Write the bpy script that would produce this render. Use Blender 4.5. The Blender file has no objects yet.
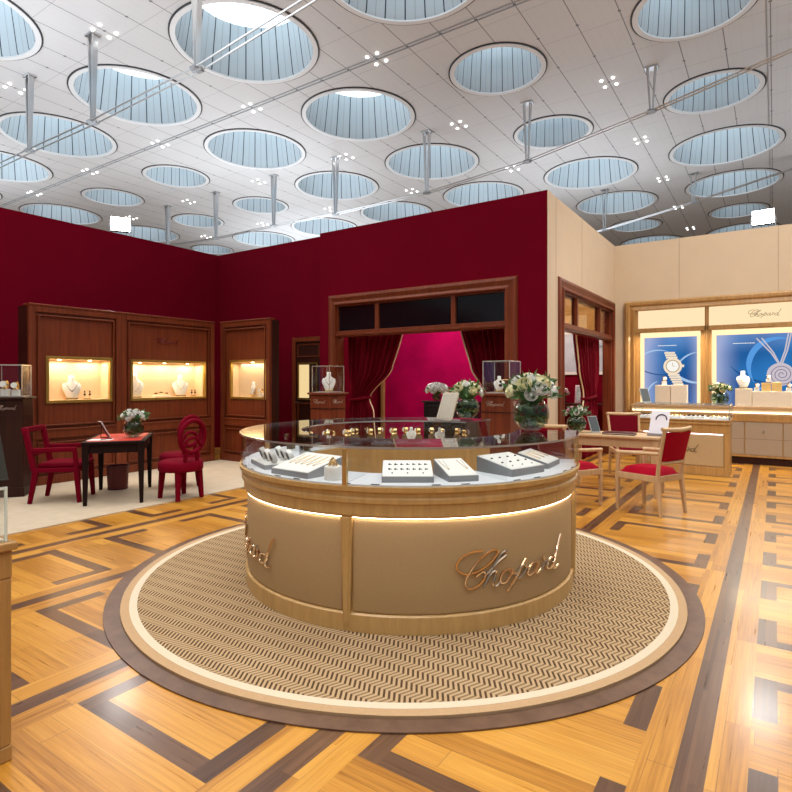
import bpy, math, random
from math import sin, cos, pi, radians as R
from mathutils import Vector, Matrix
random.seed(7)
C = bpy.context.scene.collection
LOGO=[[(-0.317,0.248),(-0.328,0.248),(-0.344,0.248),(-0.362,0.248),(-0.380,0.247),(-0.397,0.244),(-0.415,0.239),(-0.433,0.234),(-0.449,0.227),(-0.464,0.217),(-0.479,0.205),(-0.491,0.192),(-0.500,0.179),(-0.504,0.167),(-0.505,0.155),(-0.503,0.143),(-0.497,0.132),(-0.487,0.122),(-0.472,0.113),(-0.456,0.105),(-0.438,0.100),(-0.420,0.099),(-0.401,0.101),(-0.380,0.105),(-0.359,0.111),(-0.335,0.120),(-0.310,0.131),(-0.286,0.145),(-0.264,0.158),(-0.246,0.172),(-0.229,0.188),(-0.215,0.203),(-0.206,0.216),(-0.203,0.226),(-0.204,0.234),(-0.208,0.240),(-0.215,0.244),(-0.224,0.245),(-0.237,0.245),(-0.252,0.241),(-0.268,0.236),(-0.286,0.227),(-0.307,0.216),(-0.328,0.202),(-0.348,0.187),(-0.367,0.168),(-0.386,0.146),(-0.403,0.124),(-0.417,0.105),(-0.428,0.087),(-0.437,0.071),(-0.443,0.057),(-0.445,0.043),(-0.444,0.030),(-0.439,0.018),(-0.432,0.009),(-0.422,0.002),(-0.410,-0.000),(-0.395,0.000),(-0.379,0.004),(-0.364,0.009),(-0.349,0.017),(-0.334,0.029),(-0.320,0.041),(-0.309,0.052),(-0.303,0.062),(-0.299,0.071),(-0.297,0.080),(-0.297,0.087),(-0.299,0.094),(-0.303,0.100),(-0.309,0.104),(-0.317,0.104),(-0.329,0.100),(-0.344,0.091),(-0.359,0.082),(-0.369,0.075)],
[(-0.304,0.068),(-0.285,0.085),(-0.257,0.109),(-0.227,0.134),(-0.201,0.155),(-0.178,0.170),(-0.156,0.182),(-0.137,0.191),(-0.125,0.200),(-0.121,0.208),(-0.122,0.216),(-0.127,0.221),(-0.134,0.224),(-0.141,0.224),(-0.151,0.221),(-0.162,0.216),(-0.174,0.207),(-0.188,0.193),(-0.203,0.175),(-0.219,0.154),(-0.236,0.130),(-0.255,0.098),(-0.276,0.060),(-0.295,0.024),(-0.308,-0.000)],
[(-0.308,-0.000),(-0.298,0.016),(-0.283,0.040),(-0.267,0.064),(-0.253,0.082),(-0.241,0.092),(-0.230,0.097),(-0.221,0.099),(-0.215,0.097),(-0.213,0.091),(-0.215,0.081),(-0.218,0.070),(-0.222,0.058),(-0.226,0.046),(-0.232,0.033),(-0.237,0.020),(-0.238,0.010),(-0.235,0.003),(-0.230,-0.002),(-0.223,-0.006),(-0.215,-0.006),(-0.205,-0.001),(-0.193,0.008),(-0.182,0.018),(-0.174,0.024)],
[(-0.109,0.097),(-0.117,0.096),(-0.129,0.095),(-0.141,0.093),(-0.152,0.088),(-0.161,0.080),(-0.170,0.069),(-0.177,0.056),(-0.181,0.045),(-0.183,0.036),(-0.182,0.026),(-0.179,0.017),(-0.174,0.011),(-0.166,0.008),(-0.156,0.007),(-0.145,0.008),(-0.134,0.012),(-0.123,0.020),(-0.111,0.031),(-0.101,0.043),(-0.092,0.054),(-0.086,0.063),(-0.081,0.071),(-0.079,0.078),(-0.079,0.084),(-0.085,0.090),(-0.095,0.095),(-0.104,0.097),(-0.109,0.097),(-0.106,0.091),(-0.100,0.082),(-0.092,0.072),(-0.083,0.065),(-0.073,0.061),(-0.062,0.059),(-0.051,0.059),(-0.044,0.058)],
[(0.047,0.143),(0.039,0.133),(0.026,0.118),(0.012,0.102),(-0.003,0.085),(-0.017,0.067),(-0.032,0.047),(-0.048,0.027),(-0.063,0.009),(-0.080,-0.010),(-0.098,-0.029),(-0.114,-0.045),(-0.125,-0.057)],
[(-0.048,0.038),(-0.040,0.050),(-0.028,0.066),(-0.015,0.083),(-0.003,0.095),(0.010,0.101),(0.024,0.103),(0.036,0.103),(0.044,0.100),(0.049,0.094),(0.052,0.086),(0.051,0.076),(0.047,0.065),(0.039,0.054),(0.027,0.042),(0.013,0.030),(0.002,0.023),(-0.009,0.020),(-0.019,0.021),(-0.028,0.023),(-0.034,0.024)],
[(0.182,0.097),(0.172,0.098),(0.156,0.099),(0.139,0.100),(0.123,0.098),(0.110,0.092),(0.097,0.084),(0.086,0.074),(0.077,0.065),(0.070,0.056),(0.066,0.047),(0.064,0.038),(0.065,0.031),(0.070,0.026),(0.079,0.022),(0.090,0.020),(0.101,0.021),(0.114,0.026),(0.129,0.035),(0.144,0.045),(0.156,0.055),(0.166,0.067),(0.174,0.081),(0.180,0.093),(0.182,0.097),(0.179,0.088),(0.170,0.072),(0.161,0.053),(0.156,0.039),(0.155,0.030),(0.156,0.023),(0.160,0.018),(0.166,0.016),(0.175,0.019),(0.189,0.026),(0.201,0.033),(0.210,0.038)],
[(0.235,0.128),(0.239,0.121),(0.246,0.111),(0.251,0.100),(0.254,0.090),(0.252,0.081),(0.247,0.072),(0.241,0.063),(0.235,0.054),(0.229,0.044),(0.222,0.033),(0.215,0.024),(0.210,0.017)],
[(0.246,0.083),(0.258,0.083),(0.276,0.082),(0.293,0.081),(0.304,0.079),(0.307,0.075),(0.304,0.070),(0.299,0.065),(0.296,0.062)],
[(0.397,0.088),(0.387,0.089),(0.372,0.090),(0.356,0.091),(0.341,0.089),(0.329,0.085),(0.316,0.078),(0.305,0.070),(0.296,0.062),(0.290,0.053),(0.286,0.044),(0.285,0.034),(0.288,0.027),(0.296,0.022),(0.309,0.018),(0.323,0.015),(0.337,0.016),(0.351,0.020),(0.365,0.028),(0.379,0.037),(0.390,0.046),(0.399,0.054),(0.405,0.064),(0.410,0.072),(0.414,0.078)],
[(0.500,0.233),(0.492,0.221),(0.479,0.205),(0.466,0.186),(0.454,0.168),(0.443,0.149),(0.433,0.129),(0.423,0.108),(0.414,0.089),(0.403,0.070),(0.391,0.052),(0.382,0.035),(0.377,0.022),(0.377,0.013),(0.382,0.006),(0.390,0.003),(0.400,0.001),(0.412,0.002),(0.428,0.005),(0.443,0.009),(0.454,0.012)]]
KEY=.33;UPL=.24;WORLD=.25;EXPO=0.0;VIT=7

# ------------------------------------------------------------------ materials
MATS = {}
def new_mat(name):
    m = bpy.data.materials.new(name); m.use_nodes = True
    nt = m.node_tree; nt.nodes.clear()
    out = nt.nodes.new('ShaderNodeOutputMaterial')
    return m, nt, out
def principled(nt, out, col=(.5,.5,.5), rough=.5, metal=0, spec=.5, sheen=0, coat=0):
    b = nt.nodes.new('ShaderNodeBsdfPrincipled')
    b.inputs['Base Color'].default_value = (*col, 1)
    b.inputs['Roughness'].default_value = rough
    b.inputs['Metallic'].default_value = metal
    b.inputs['Specular IOR Level'].default_value = spec
    if sheen:
        b.inputs['Sheen Weight'].default_value = sheen
        b.inputs['Sheen Roughness'].default_value = .4
        b.inputs['Sheen Tint'].default_value = (*[min(1, c*3+.1) for c in col], 1)
    if coat:
        b.inputs['Coat Weight'].default_value = coat
        b.inputs['Coat Roughness'].default_value = .12
    nt.links.new(b.outputs[0], out.inputs[0])
    return b
def MA(nt, op, a, b=None, c=None):
    n = nt.nodes.new('ShaderNodeMath'); n.operation = op
    for i, v in enumerate((a, b, c)):
        if v is None: continue
        if isinstance(v, (int, float)): n.inputs[i].default_value = v
        else: nt.links.new(v, n.inputs[i])
    return n.outputs[0]
def coords(nt, kind='Object'):
    t = nt.nodes.new('ShaderNodeTexCoord'); s = nt.nodes.new('ShaderNodeSeparateXYZ')
    nt.links.new(t.outputs[kind], s.inputs[0])
    return s.outputs[0], s.outputs[1], s.outputs[2]
def comb(nt, x, y, z):
    n = nt.nodes.new('ShaderNodeCombineXYZ')
    for i, v in enumerate((x, y, z)):
        if isinstance(v, (int, float)): n.inputs[i].default_value = v
        else: nt.links.new(v, n.inputs[i])
    return n.outputs[0]
def noise(nt, vec, scale=5, detail=3, rough=.5):
    n = nt.nodes.new('ShaderNodeTexNoise'); n.inputs['Scale'].default_value = scale
    n.inputs['Detail'].default_value = detail; n.inputs['Roughness'].default_value = rough
    if vec is not None: nt.links.new(vec, n.inputs['Vector'])
    return n.outputs['Fac']
def mixc(nt, f, a, b):
    n = nt.nodes.new('ShaderNodeMix'); n.data_type = 'RGBA'
    if isinstance(f, (int, float)): n.inputs[0].default_value = f
    else: nt.links.new(f, n.inputs[0])
    for i, v in ((6, a), (7, b)):
        if isinstance(v, tuple): n.inputs[i].default_value = (*v, 1)
        else: nt.links.new(v, n.inputs[i])
    return n.outputs[2]
def ramp(nt, f, stops):
    n = nt.nodes.new('ShaderNodeValToRGB'); nt.links.new(f, n.inputs[0])
    e = n.color_ramp.elements
    e[0].position, e[0].color = stops[0][0], (*stops[0][1], 1)
    e[1].position, e[1].color = stops[-1][0], (*stops[-1][1], 1)
    for p, c in stops[1:-1]:
        k = e.new(p); k.color = (*c, 1)
    return n.outputs[0]
def plain(name, col, rough=.5, metal=0, spec=.5, sheen=0, coat=0, var=.0, vs=30):
    if name in MATS: return MATS[name]
    m, nt, out = new_mat(name)
    b = principled(nt, out, col, rough, metal, spec, sheen, coat)
    x, y, z = coords(nt)
    f = noise(nt, comb(nt, x, y, z), vs, 2)
    v = var or .04
    c = mixc(nt, f, tuple(k*(1-v) for k in col), tuple(min(1, k*(1+v)) for k in col))
    nt.links.new(c, b.inputs['Base Color'])
    MATS[name] = m; return m
def wood(name, c1, c2, grain=(30, 30, 2), rough=.35, coat=.2, spec=.5):
    m, nt, out = new_mat(name)
    b = principled(nt, out, c1, rough, coat=coat, spec=spec)
    x, y, z = coords(nt)
    v = comb(nt, MA(nt, 'MULTIPLY', x, grain[0]), MA(nt, 'MULTIPLY', y, grain[1]), MA(nt, 'MULTIPLY', z, grain[2]))
    f = noise(nt, v, 1, 4, .65)
    f2 = noise(nt, comb(nt, x, y, z), 1.3, 2)
    g = MA(nt, 'ADD', MA(nt, 'MULTIPLY', f, .75), MA(nt, 'MULTIPLY', f2, .25))
    nt.links.new(ramp(nt, g, [(.3, c1), (.7, c2)]), b.inputs['Base Color'])
    MATS[name] = m; return m
def velvet(name, col, rough=.85, sheen=.5, var=.25, vs=2.5):
    m, nt, out = new_mat(name)
    b = principled(nt, out, col, rough, spec=.06, sheen=sheen)
    x, y, z = coords(nt)
    f = noise(nt, comb(nt, x, y, z), vs, 4, .6)
    nt.links.new(mixc(nt, f, tuple(k*(1-var) for k in col), tuple(min(1, k*(1+var)) for k in col)), b.inputs['Base Color'])
    MATS[name] = m; return m
def emit(name, col, s):
    m, nt, out = new_mat(name)
    e = nt.nodes.new('ShaderNodeEmission'); e.inputs[0].default_value = (*col, 1); e.inputs[1].default_value = s
    nt.links.new(e.outputs[0], out.inputs[0]); MATS[name] = m; return m
def glass(name, tint=(.97,.98,.98), ior=1.45, gain=1.0):
    m, nt, out = new_mat(name)
    t = nt.nodes.new('ShaderNodeBsdfTransparent'); t.inputs[0].default_value = (*tint, 1)
    g = nt.nodes.new('ShaderNodeBsdfGlossy'); g.inputs['Roughness'].default_value = .02
    fr = nt.nodes.new('ShaderNodeFresnel'); ge = nt.nodes.new('ShaderNodeNewGeometry')
    nt.links.new(MA(nt, 'ADD', ior, MA(nt, 'MULTIPLY', ge.outputs['Backfacing'], 1/ior-ior)), fr.inputs[0])   # thin pane: same reflection from both faces
    mx = nt.nodes.new('ShaderNodeMixShader')
    nt.links.new(MA(nt, 'MULTIPLY', fr.outputs[0], gain), mx.inputs[0])
    nt.links.new(t.outputs[0], mx.inputs[1]); nt.links.new(g.outputs[0], mx.inputs[2])
    nt.links.new(mx.outputs[0], out.inputs[0]); MATS[name] = m; return m

mahog = wood('mahogany', (.10,.018,.006), (.225,.047,.014), (28, 28, 1.2), .42, .06, .3)
mahogd = wood('mahogany dark', (.02,.005,.003), (.048,.011,.006), (28, 28, 1.2), .45, .0, .25)
ebony = wood('ebony wood', (.008,.003,.003), (.018,.006,.005), (40, 40, 3), .6, .0, .12)
oak = wood('honey oak', (.47,.28,.095), (.64,.40,.155), (22, 22, 3), .38, .15)
oakd = wood('golden oak', (.33,.17,.05), (.52,.29,.095), (25, 25, 1.5), .36, .2)
oakp = wood('pale oak', (.52,.33,.17), (.66,.45,.25), (30, 30, 3), .42, .1)
redwall = velvet('red velvet wall', (.145,.0008,.011), .95, .0, .14, 1.2)
magenta = velvet('magenta velvet', (.50,.001,.085), .8, .1, .5, 1.9)
curt = velvet('burgundy curtain velvet', (.12,.001,.008), .75, .25, .2, 3)
redup = velvet('crimson upholstery', (.32,.002,.016), .8, .2, .15, 8)
redchair = velvet('red chair velvet', (.15,.0008,.011), .8, .15, .15, 8)
maroon = plain('maroon leather', (.07,.006,.012), .45)
redleather = plain('red leather top', (.52,.035,.018), .5)
beigewall = plain('beige wall fabric', (.66,.52,.37), .85, var=.05, vs=3)
beigepanel = plain('beige woven panel', (.46,.31,.155), .6, var=.08, vs=90)
greybeige = plain('taupe leather', (.36,.28,.20), .55, var=.07, vs=60)
brass = plain('brass', (.72,.50,.22), .28, 1)
goldm = plain('polished gold', (.86,.60,.26), .16, 1)
rosegold = plain('rose gold lettering', (.80,.62,.44), .14, 1)
steel = plain('brushed steel', (.62,.64,.66), .3, 1)
steelp = plain('grey painted steel', (.36,.39,.42), .45, .3)
white = plain('white display leather', (.82,.80,.76), .5)
cream = plain('cream display block', (.80,.70,.55), .55)
grey = plain('grey tray edge', (.27,.27,.28), .5)
black = plain('black lacquer', (.010,.009,.010), .25)
darkgl = plain('dark glass pane', (.006,.005,.007), .12)
whitep = plain('white paper', (.80,.80,.80), .6)
screen = plain('dark grey screen', (.10,.12,.13), .6, spec=.2)
green = plain('leaf green', (.045,.13,.03), .5, var=.5, vs=25)
greend = plain('deep green stems', (.07,.16,.05), .5, var=.5, vs=30)
petw = plain('white petals', (.90,.89,.86), .6)
pety = plain('pale yellow petals', (.86,.82,.56), .6)
petp = plain('pink petals', (.70,.35,.50), .6)
carpet = plain('beige carpet pile', (.50,.41,.30), .95, var=.12, vs=6)
hairgold = plain('gold frame', (.50,.33,.08), .3, .8)
gl = glass('clear glass', (.975,.982,.982), 1.38, .6)
gltop = glass('counter glass', (.93,.95,.955), 1.5, 1.15)
glv = glass('vase glass', (.95,.97,.96), 1.38, 1.1)
warmlit = emit('warm lightbox', (1,.74,.42), 1.35)
warmsoft = emit('sign lightbox', (1,.76,.46), 1.05)
ledstrip = emit('led strip', (1,.84,.64), 13)
ledwhite = emit('white led strip', (.92,.9,1), 5)
lampwhite = emit('downlight lamp', (1,.97,.92), 7)
floodm = emit('flood lens', (.93,.95,1), 28)
skylit = None

# ------------------------------------------------------------------ mesh builder
class M:
    def __init__(s): s.v = []; s.f = []
    def add(s, vs, fs, mtx=None):
        b = len(s.v)
        s.v += [tuple(mtx @ Vector(p)) if mtx else tuple(p) for p in vs]
        s.f += [tuple(b+i for i in f) for f in fs]; return s
    def box(s, x0, x1, y0, y1, z0, z1, mtx=None):
        vs = [(x, y, z) for z in (z0, z1) for y in (y0, y1) for x in (x0, x1)]
        return s.add(vs, [(0,2,3,1),(4,5,7,6),(0,1,5,4),(2,6,7,3),(0,4,6,2),(1,3,7,5)], mtx)
    def cbox(s, c, d, rz=0, rx=0, ry=0):
        m = Matrix.Translation(c) @ Matrix.Rotation(rz, 4, 'Z') @ Matrix.Rotation(ry, 4, 'Y') @ Matrix.Rotation(rx, 4, 'X')
        return s.box(-d[0]/2, d[0]/2, -d[1]/2, d[1]/2, -d[2]/2, d[2]/2, m)
    def bar(s, p0, p1, w, h, w2=None, h2=None, up=(0,0,1)):
        p0, p1 = Vector(p0), Vector(p1); w2 = w if w2 is None else w2; h2 = h if h2 is None else h2
        d = (p1-p0).normalized(); u = Vector(up)
        if abs(d.dot(u)) > .95: u = Vector((0,1,0))
        a = d.cross(u).normalized(); b = a.cross(d).normalized()
        vs = []
        for p, ww, hh in ((p0, w, h), (p1, w2, h2)):
            for i, j in ((-1,-1),(1,-1),(1,1),(-1,1)): vs.append(p + a*i*ww/2 + b*j*hh/2)
        return s.add(vs, [(3,2,1,0),(4,5,6,7),(0,1,5,4),(1,2,6,5),(2,3,7,6),(3,0,4,7)])
    def tube(s, pts, r, seg=8, closed=False):
        pts = [Vector(p) for p in pts]; n = len(pts); vs = []; prev = None
        for i, p in enumerate(pts):
            a = pts[i-1] if (i or closed) else p; b = pts[(i+1) % n] if (i < n-1 or closed) else p
            d = (b-a)
            if d.length < 1e-9: d = Vector((0,0,1))
            d.normalize()
            if prev is None:
                u = Vector((0,0,1)) if abs(d.z) < .9 else Vector((1,0,0))
                prev = d.cross(u).normalized()
            prev = (prev - d*prev.dot(d)).normalized(); q = d.cross(prev)
            rr = r[i] if isinstance(r, (list, tuple)) else r
            for k in range(seg):
                t = 2*pi*k/seg; vs.append(p + prev*cos(t)*rr + q*sin(t)*rr)
        fs = []
        for i in range(n if closed else n-1):
            j = (i+1) % n
            for k in range(seg):
                l = (k+1) % seg; fs.append((i*seg+k, i*seg+l, j*seg+l, j*seg+k))
        if not closed: fs += [tuple(range(seg))[::-1], tuple((n-1)*seg+k for k in range(seg))]
        return s.add(vs, fs)
    def lathe(s, prof, seg=32, a0=0, a1=2*pi, c=(0,0,0), closed_prof=False, caps=True):
        full = abs(a1-a0-2*pi) < 1e-6; n = seg if full else seg+1; m = len(prof); vs = []
        for i in range(n):
            t = a0+(a1-a0)*i/seg
            for r, z in prof: vs.append((c[0]+r*cos(t), c[1]+r*sin(t), c[2]+z))
        fs = []
        for i in range(seg):
            j = (i+1) % n
            for k in range(m if closed_prof else m-1):
                l = (k+1) % m; fs.append((i*m+k, j*m+k, j*m+l, i*m+l))
        if closed_prof and not full and caps:
            fs += [tuple(range(m)), tuple((n-1)*m+k for k in range(m))[::-1]]
        if full and not closed_prof:
            if prof[0][0] > 1e-5 and caps: fs.append(tuple(i*m for i in range(n))[::-1])
            if prof[-1][0] > 1e-5 and caps: fs.append(tuple(i*m+m-1 for i in range(n)))
        return s.add(vs, fs)
    def ring(s, r0, r1, z0, z1, a0=0, a1=2*pi, seg=64, c=(0,0,0)):
        return s.lathe([(r0,z0),(r1,z0),(r1,z1),(r0,z1)], seg, a0, a1, c, True)
    def ball(s, c, r, seg=12, rings=8, sc=(1,1,1)):
        vs = []; fs = []
        for i in range(rings+1):
            ph = pi*i/rings
            for k in range(seg):
                t = 2*pi*k/seg; vs.append((c[0]+r*sc[0]*sin(ph)*cos(t), c[1]+r*sc[1]*sin(ph)*sin(t), c[2]+r*sc[2]*cos(ph)))
        for i in range(rings):
            for k in range(seg):
                l = (k+1) % seg; fs.append((i*seg+k, (i+1)*seg+k, (i+1)*seg+l, i*seg+l))
        return s.add(vs, fs)
    def prism(s, poly, z0, z1, mtx=None):
        n = len(poly); vs = [(x,y,z0) for x,y in poly] + [(x,y,z1) for x,y in poly]
        fs = [tuple(range(n))[::-1], tuple(range(n, 2*n))] + [(i, (i+1)%n, n+(i+1)%n, n+i) for i in range(n)]
        return s.add(vs, fs, mtx)
    def build(s, name, mat, parent=None, loc=None, rz=0, bevel=0, smooth=None, recalc=True):
        me = bpy.data.meshes.new(name); me.from_pydata([tuple(p) for p in s.v], [], s.f)
        import bmesh
        bm = bmesh.new(); bm.from_mesh(me)
        bmesh.ops.remove_doubles(bm, verts=bm.verts, dist=1e-6)
        if recalc: bmesh.ops.recalc_face_normals(bm, faces=bm.faces)
        bm.to_mesh(me); bm.free()
        me.materials.append(mat)
        o = bpy.data.objects.new(name, me); C.objects.link(o)
        if parent: o.parent = parent
        if loc: o.location = loc
        o.rotation_euler.z = rz
        if smooth:
            try: me.shade_smooth()
            except Exception:
                for p in me.polygons: p.use_smooth = True
            me.set_sharp_from_angle(angle=R(smooth))
        if bevel:
            b = o.modifiers.new('bevel', 'BEVEL'); b.width = bevel; b.segments = 2; b.limit_method = 'ANGLE'; b.angle_limit = R(40)
        return o

def thing(name, label, cat, loc=(0,0,0), rz=0, group=None):
    o = bpy.data.objects.new(name, None); C.objects.link(o); o.empty_display_size = .1
    o.location = loc; o.rotation_euler.z = rz; o['label'] = label; o['category'] = cat
    if group: o['group'] = group
    return o
def tag(o, label, cat, group=None, kind=None):
    if label: o['label'] = label
    if cat: o['category'] = cat
    if group: o['group'] = group
    if kind: o['kind'] = kind
    return o
def struct(o, label=None):
    o['kind'] = 'structure'
    if label: o['label'] = label
    return o
def dup(root, loc, rz=0, label=None, scale=None):
    r = root.copy(); C.objects.link(r); r.location = loc; r.rotation_euler.z = rz
    if scale: r.scale = scale
    if label: r['label'] = label
    for ch in list(root.children):
        c = ch.copy(); C.objects.link(c); c.parent = r
        for g in list(ch.children):
            d = g.copy(); C.objects.link(d); d.parent = c
    return r
def cs(d, xc):          # distance along / across the sight direction from the visitor's spot -> room
    return (.8295*xc-.5585*d, .5585*xc+.8295*d)

def script_sign(width, r, mapf):
    m = M()
    for st in LOGO:
        m.tube([mapf(x*width, z*width) for x, z in st], r, 5)
    return m
# ------------------------------------------------------------------ floor
def floor_material():
    m, nt, out = new_mat('oak parquet')
    b = principled(nt, out, (.6,.35,.1), .22, coat=.1)
    x, y, z = coords(nt)
    colf = MA(nt, 'DIVIDE', MA(nt, 'ADD', x, .27), 1.3)
    k = MA(nt, 'FLOOR', colf)
    lx = MA(nt, 'MULTIPLY', MA(nt, 'SUBTRACT', MA(nt, 'SUBTRACT', colf, k), .5), 1.3)
    ax = MA(nt, 'ABSOLUTE', lx)
    def eq(v): return MA(nt, 'COMPARE', k, v, .5)
    ph = MA(nt, 'MULTIPLY', eq(0), .50)
    for v, p in ((-1,.13), (-2,1.34), (-3,.07), (-4,1.22), (-5,.3), (1,1.3), (2,.4)):
        ph = MA(nt, 'ADD', ph, MA(nt, 'MULTIPLY', eq(v), p))
    q = MA(nt, 'DIVIDE', MA(nt, 'SUBTRACT', y, ph), 1.65)
    cell = MA(nt, 'FLOOR', q)
    ly = MA(nt, 'MULTIPLY', MA(nt, 'SUBTRACT', q, cell), 1.65)
    def bracket(l):
        pos = MA(nt, 'GREATER_THAN', l, 0)
        base = MA(nt, 'MULTIPLY', MA(nt, 'LESS_THAN', l, .095), MA(nt, 'LESS_THAN', ax, .465))
        arm = MA(nt, 'MULTIPLY', MA(nt, 'LESS_THAN', l, .42), MA(nt, 'MULTIPLY', MA(nt, 'GREATER_THAN', ax, .37), MA(nt, 'LESS_THAN', ax, .465)))
        return MA(nt, 'MULTIPLY', pos, MA(nt, 'MAXIMUM', base, arm)), MA(nt, 'MULTIPLY', pos, arm)
    d1, a1 = bracket(ly); d2, a2 = bracket(MA(nt, 'SUBTRACT', 1.23, ly))
    strip = MA(nt, 'GREATER_THAN', ax, .597)
    dark = MA(nt, 'MAXIMUM', strip, MA(nt, 'MAXIMUM', d1, d2))
    side = MA(nt, 'MAXIMUM', MA(nt, 'GREATER_THAN', ax, .465), MA(nt, 'MAXIMUM', a1, a2))
    ins = MA(nt, 'SUBTRACT', 1, side)
    def sel(a, c): return MA(nt, 'ADD', MA(nt, 'MULTIPLY', side, a), MA(nt, 'MULTIPLY', ins, c))
    across = sel(MA(nt, 'DIVIDE', MA(nt, 'ADD', lx, 5.597), .1325), MA(nt, 'DIVIDE', ly, .1179))
    along = sel(y, MA(nt, 'ADD', x, 3))
    pid = MA(nt, 'FLOOR', across); fr = MA(nt, 'SUBTRACT', across, pid)
    wn = nt.nodes.new('ShaderNodeTexWhiteNoise'); wn.noise_dimensions = '3D'
    nt.links.new(comb(nt, pid, MA(nt, 'ADD', k, MA(nt, 'MULTIPLY', cell, 17)), side), wn.inputs['Vector'])
    al = MA(nt, 'ADD', MA(nt, 'DIVIDE', along, 1.1), wn.outputs['Value'])
    aid = MA(nt, 'FLOOR', al)
    wn2 = nt.nodes.new('ShaderNodeTexWhiteNoise'); wn2.noise_dimensions = '3D'
    nt.links.new(comb(nt, aid, MA(nt, 'ADD', pid, MA(nt, 'MULTIPLY', cell, 31)), MA(nt, 'ADD', k, side)), wn2.inputs['Vector'])
    rnd = wn2.outputs['Value']
    g = noise(nt, comb(nt, MA(nt, 'MULTIPLY', across, 6), MA(nt, 'MULTIPLY', along, 1.3), MA(nt, 'MULTIPLY', rnd, 50)), 1.6, 5, .62)
    t = MA(nt, 'ADD', MA(nt, 'MULTIPLY', MA(nt, 'SUBTRACT', g, .18), .95), MA(nt, 'MULTIPLY', rnd, .40))
    light = ramp(nt, t, [(.2, (.30,.115,.012)), (.5, (.50,.225,.028)), (.85, (.64,.33,.058))])
    darkc = ramp(nt, t, [(.2, (.055,.022,.010)), (.85, (.16,.075,.036))])
    gap = MA(nt, 'MULTIPLY', MA(nt, 'MAXIMUM', MA(nt, 'LESS_THAN', fr, .022), MA(nt, 'LESS_THAN', MA(nt, 'SUBTRACT', al, aid), .004)), .45)
    c = mixc(nt, dark, light, darkc)
    c = mixc(nt, gap, c, (.08,.035,.012))
    nt.links.new(c, b.inputs['Base Color'])
    nt.links.new(MA(nt, 'ADD', .22, MA(nt, 'MULTIPLY', g, .16)), b.inputs['Roughness'])
    return m
fm = M().box(-45, 12, -8, 45, -.05, 0)
struct(fm.build('floor', floor_material()))
cp = M().box(-8.595, -6.14, -3, 6.895, .001, .012)
tag(cp.build('carpet', carpet), 'pale beige carpet laid along the wooden wall cabinets on the left', 'carpet')

# dark inlaid ring in the floor and the round rug inside it
CC = cs(4.52, .10); RC = cs(4.51, .05)
inlay = wood('ring inlay wood', (.075,.036,.02), (.16,.085,.05), (9, 9, 9), .4, .05)
struct(M().ring(2.032, 2.128, -.004, .008, seg=128).build('trim_1', inlay, loc=(*RC, 0), smooth=40))
def rug_material():
    m, nt, out = new_mat('zigzag rug')
    b = principled(nt, out, (.4,.28,.15), .95, spec=.1)
    x, y, z = coords(nt)
    a = R(3)
    u = MA(nt, 'ADD', MA(nt, 'MULTIPLY', x, cos(a)), MA(nt, 'MULTIPLY', y, sin(a)))
    w = MA(nt, 'SUBTRACT', MA(nt, 'MULTIPLY', y, cos(a)), MA(nt, 'MULTIPLY', x, sin(a)))
    wr = MA(nt, 'DIVIDE', w, .115)
    fw = MA(nt, 'FRACT', MA(nt, 'ADD', wr, 100))
    tri = MA(nt, 'ABSOLUTE', MA(nt, 'SUBTRACT', fw, .5))
    s = MA(nt, 'FRACT', MA(nt, 'ADD', MA(nt, 'ADD', MA(nt, 'DIVIDE', u, .028), 100), MA(nt, 'MULTIPLY', tri, 2.2)))
    st = MA(nt, 'MULTIPLY', MA(nt, 'LESS_THAN', s, .46), MA(nt, 'SUBTRACT', 1, MA(nt, 'MULTIPLY', MA(nt, 'LESS_THAN', fw, .5), .35)))
    soft = noise(nt, comb(nt, x, y, z), 260, 2)
    st = MA(nt, 'MULTIPLY', st, MA(nt, 'ADD', .65, MA(nt, 'MULTIPLY', soft, .5)))
    big = noise(nt, comb(nt, x, y, z), 2.2, 2)
    base = mixc(nt, big, (.40,.27,.145), (.50,.36,.21))
    nt.links.new(mixc(nt, st, base, (.05,.022,.009)), b.inputs['Base Color'])
    bp = nt.nodes.new('ShaderNodeBump'); bp.inputs['Strength'].default_value = .3; bp.inputs['Distance'].default_value = .004
    nt.links.new(MA(nt, 'SUBTRACT', 1, st), bp.inputs['Height']); nt.links.new(bp.outputs[0], b.inputs['Normal'])
    return m
rug = thing('round_rug', 'large round rug with zigzag weave and cream border under the round showcase', 'rug', (*RC, .001))
M().lathe([(1e-6,.018),(1.93,.018),(1.93,0),(1e-6,0)], 128).build('woven_field', rug_material(), rug)
M().ring(1.93, 1.978, 0, .020, seg=128).build('border_band', plain('cream rug band', (.62,.53,.39), .95, var=.05, vs=80), rug)
M().ring(1.978, 2.030, 0, .019, seg=128).build('outer_band', plain('tan rug band', (.46,.30,.16), .95, var=.1, vs=80), rug)

# ------------------------------------------------------------------ walls of the booth
H = 4.27
struct(M().box(-10.5, -10.3, -6, 8.4, 0, H).build('wall_left', redwall))
struct(M().box(-10.3, -7.14, 8.2, 8.4, 0, H).build('wall_back', redwall))
FY = 8.03
# front wall of the inner room, with its doorway
w = M()
w.box(-7.14, -6.75, FY, FY+.16, 0, H); w.box(-3.37, -2.75, FY, FY+.16, 0, H); w.box(-6.75, -3.37, FY, FY+.16, 2.90, H)
struct(w.build('wall_centre', redwall))
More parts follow.
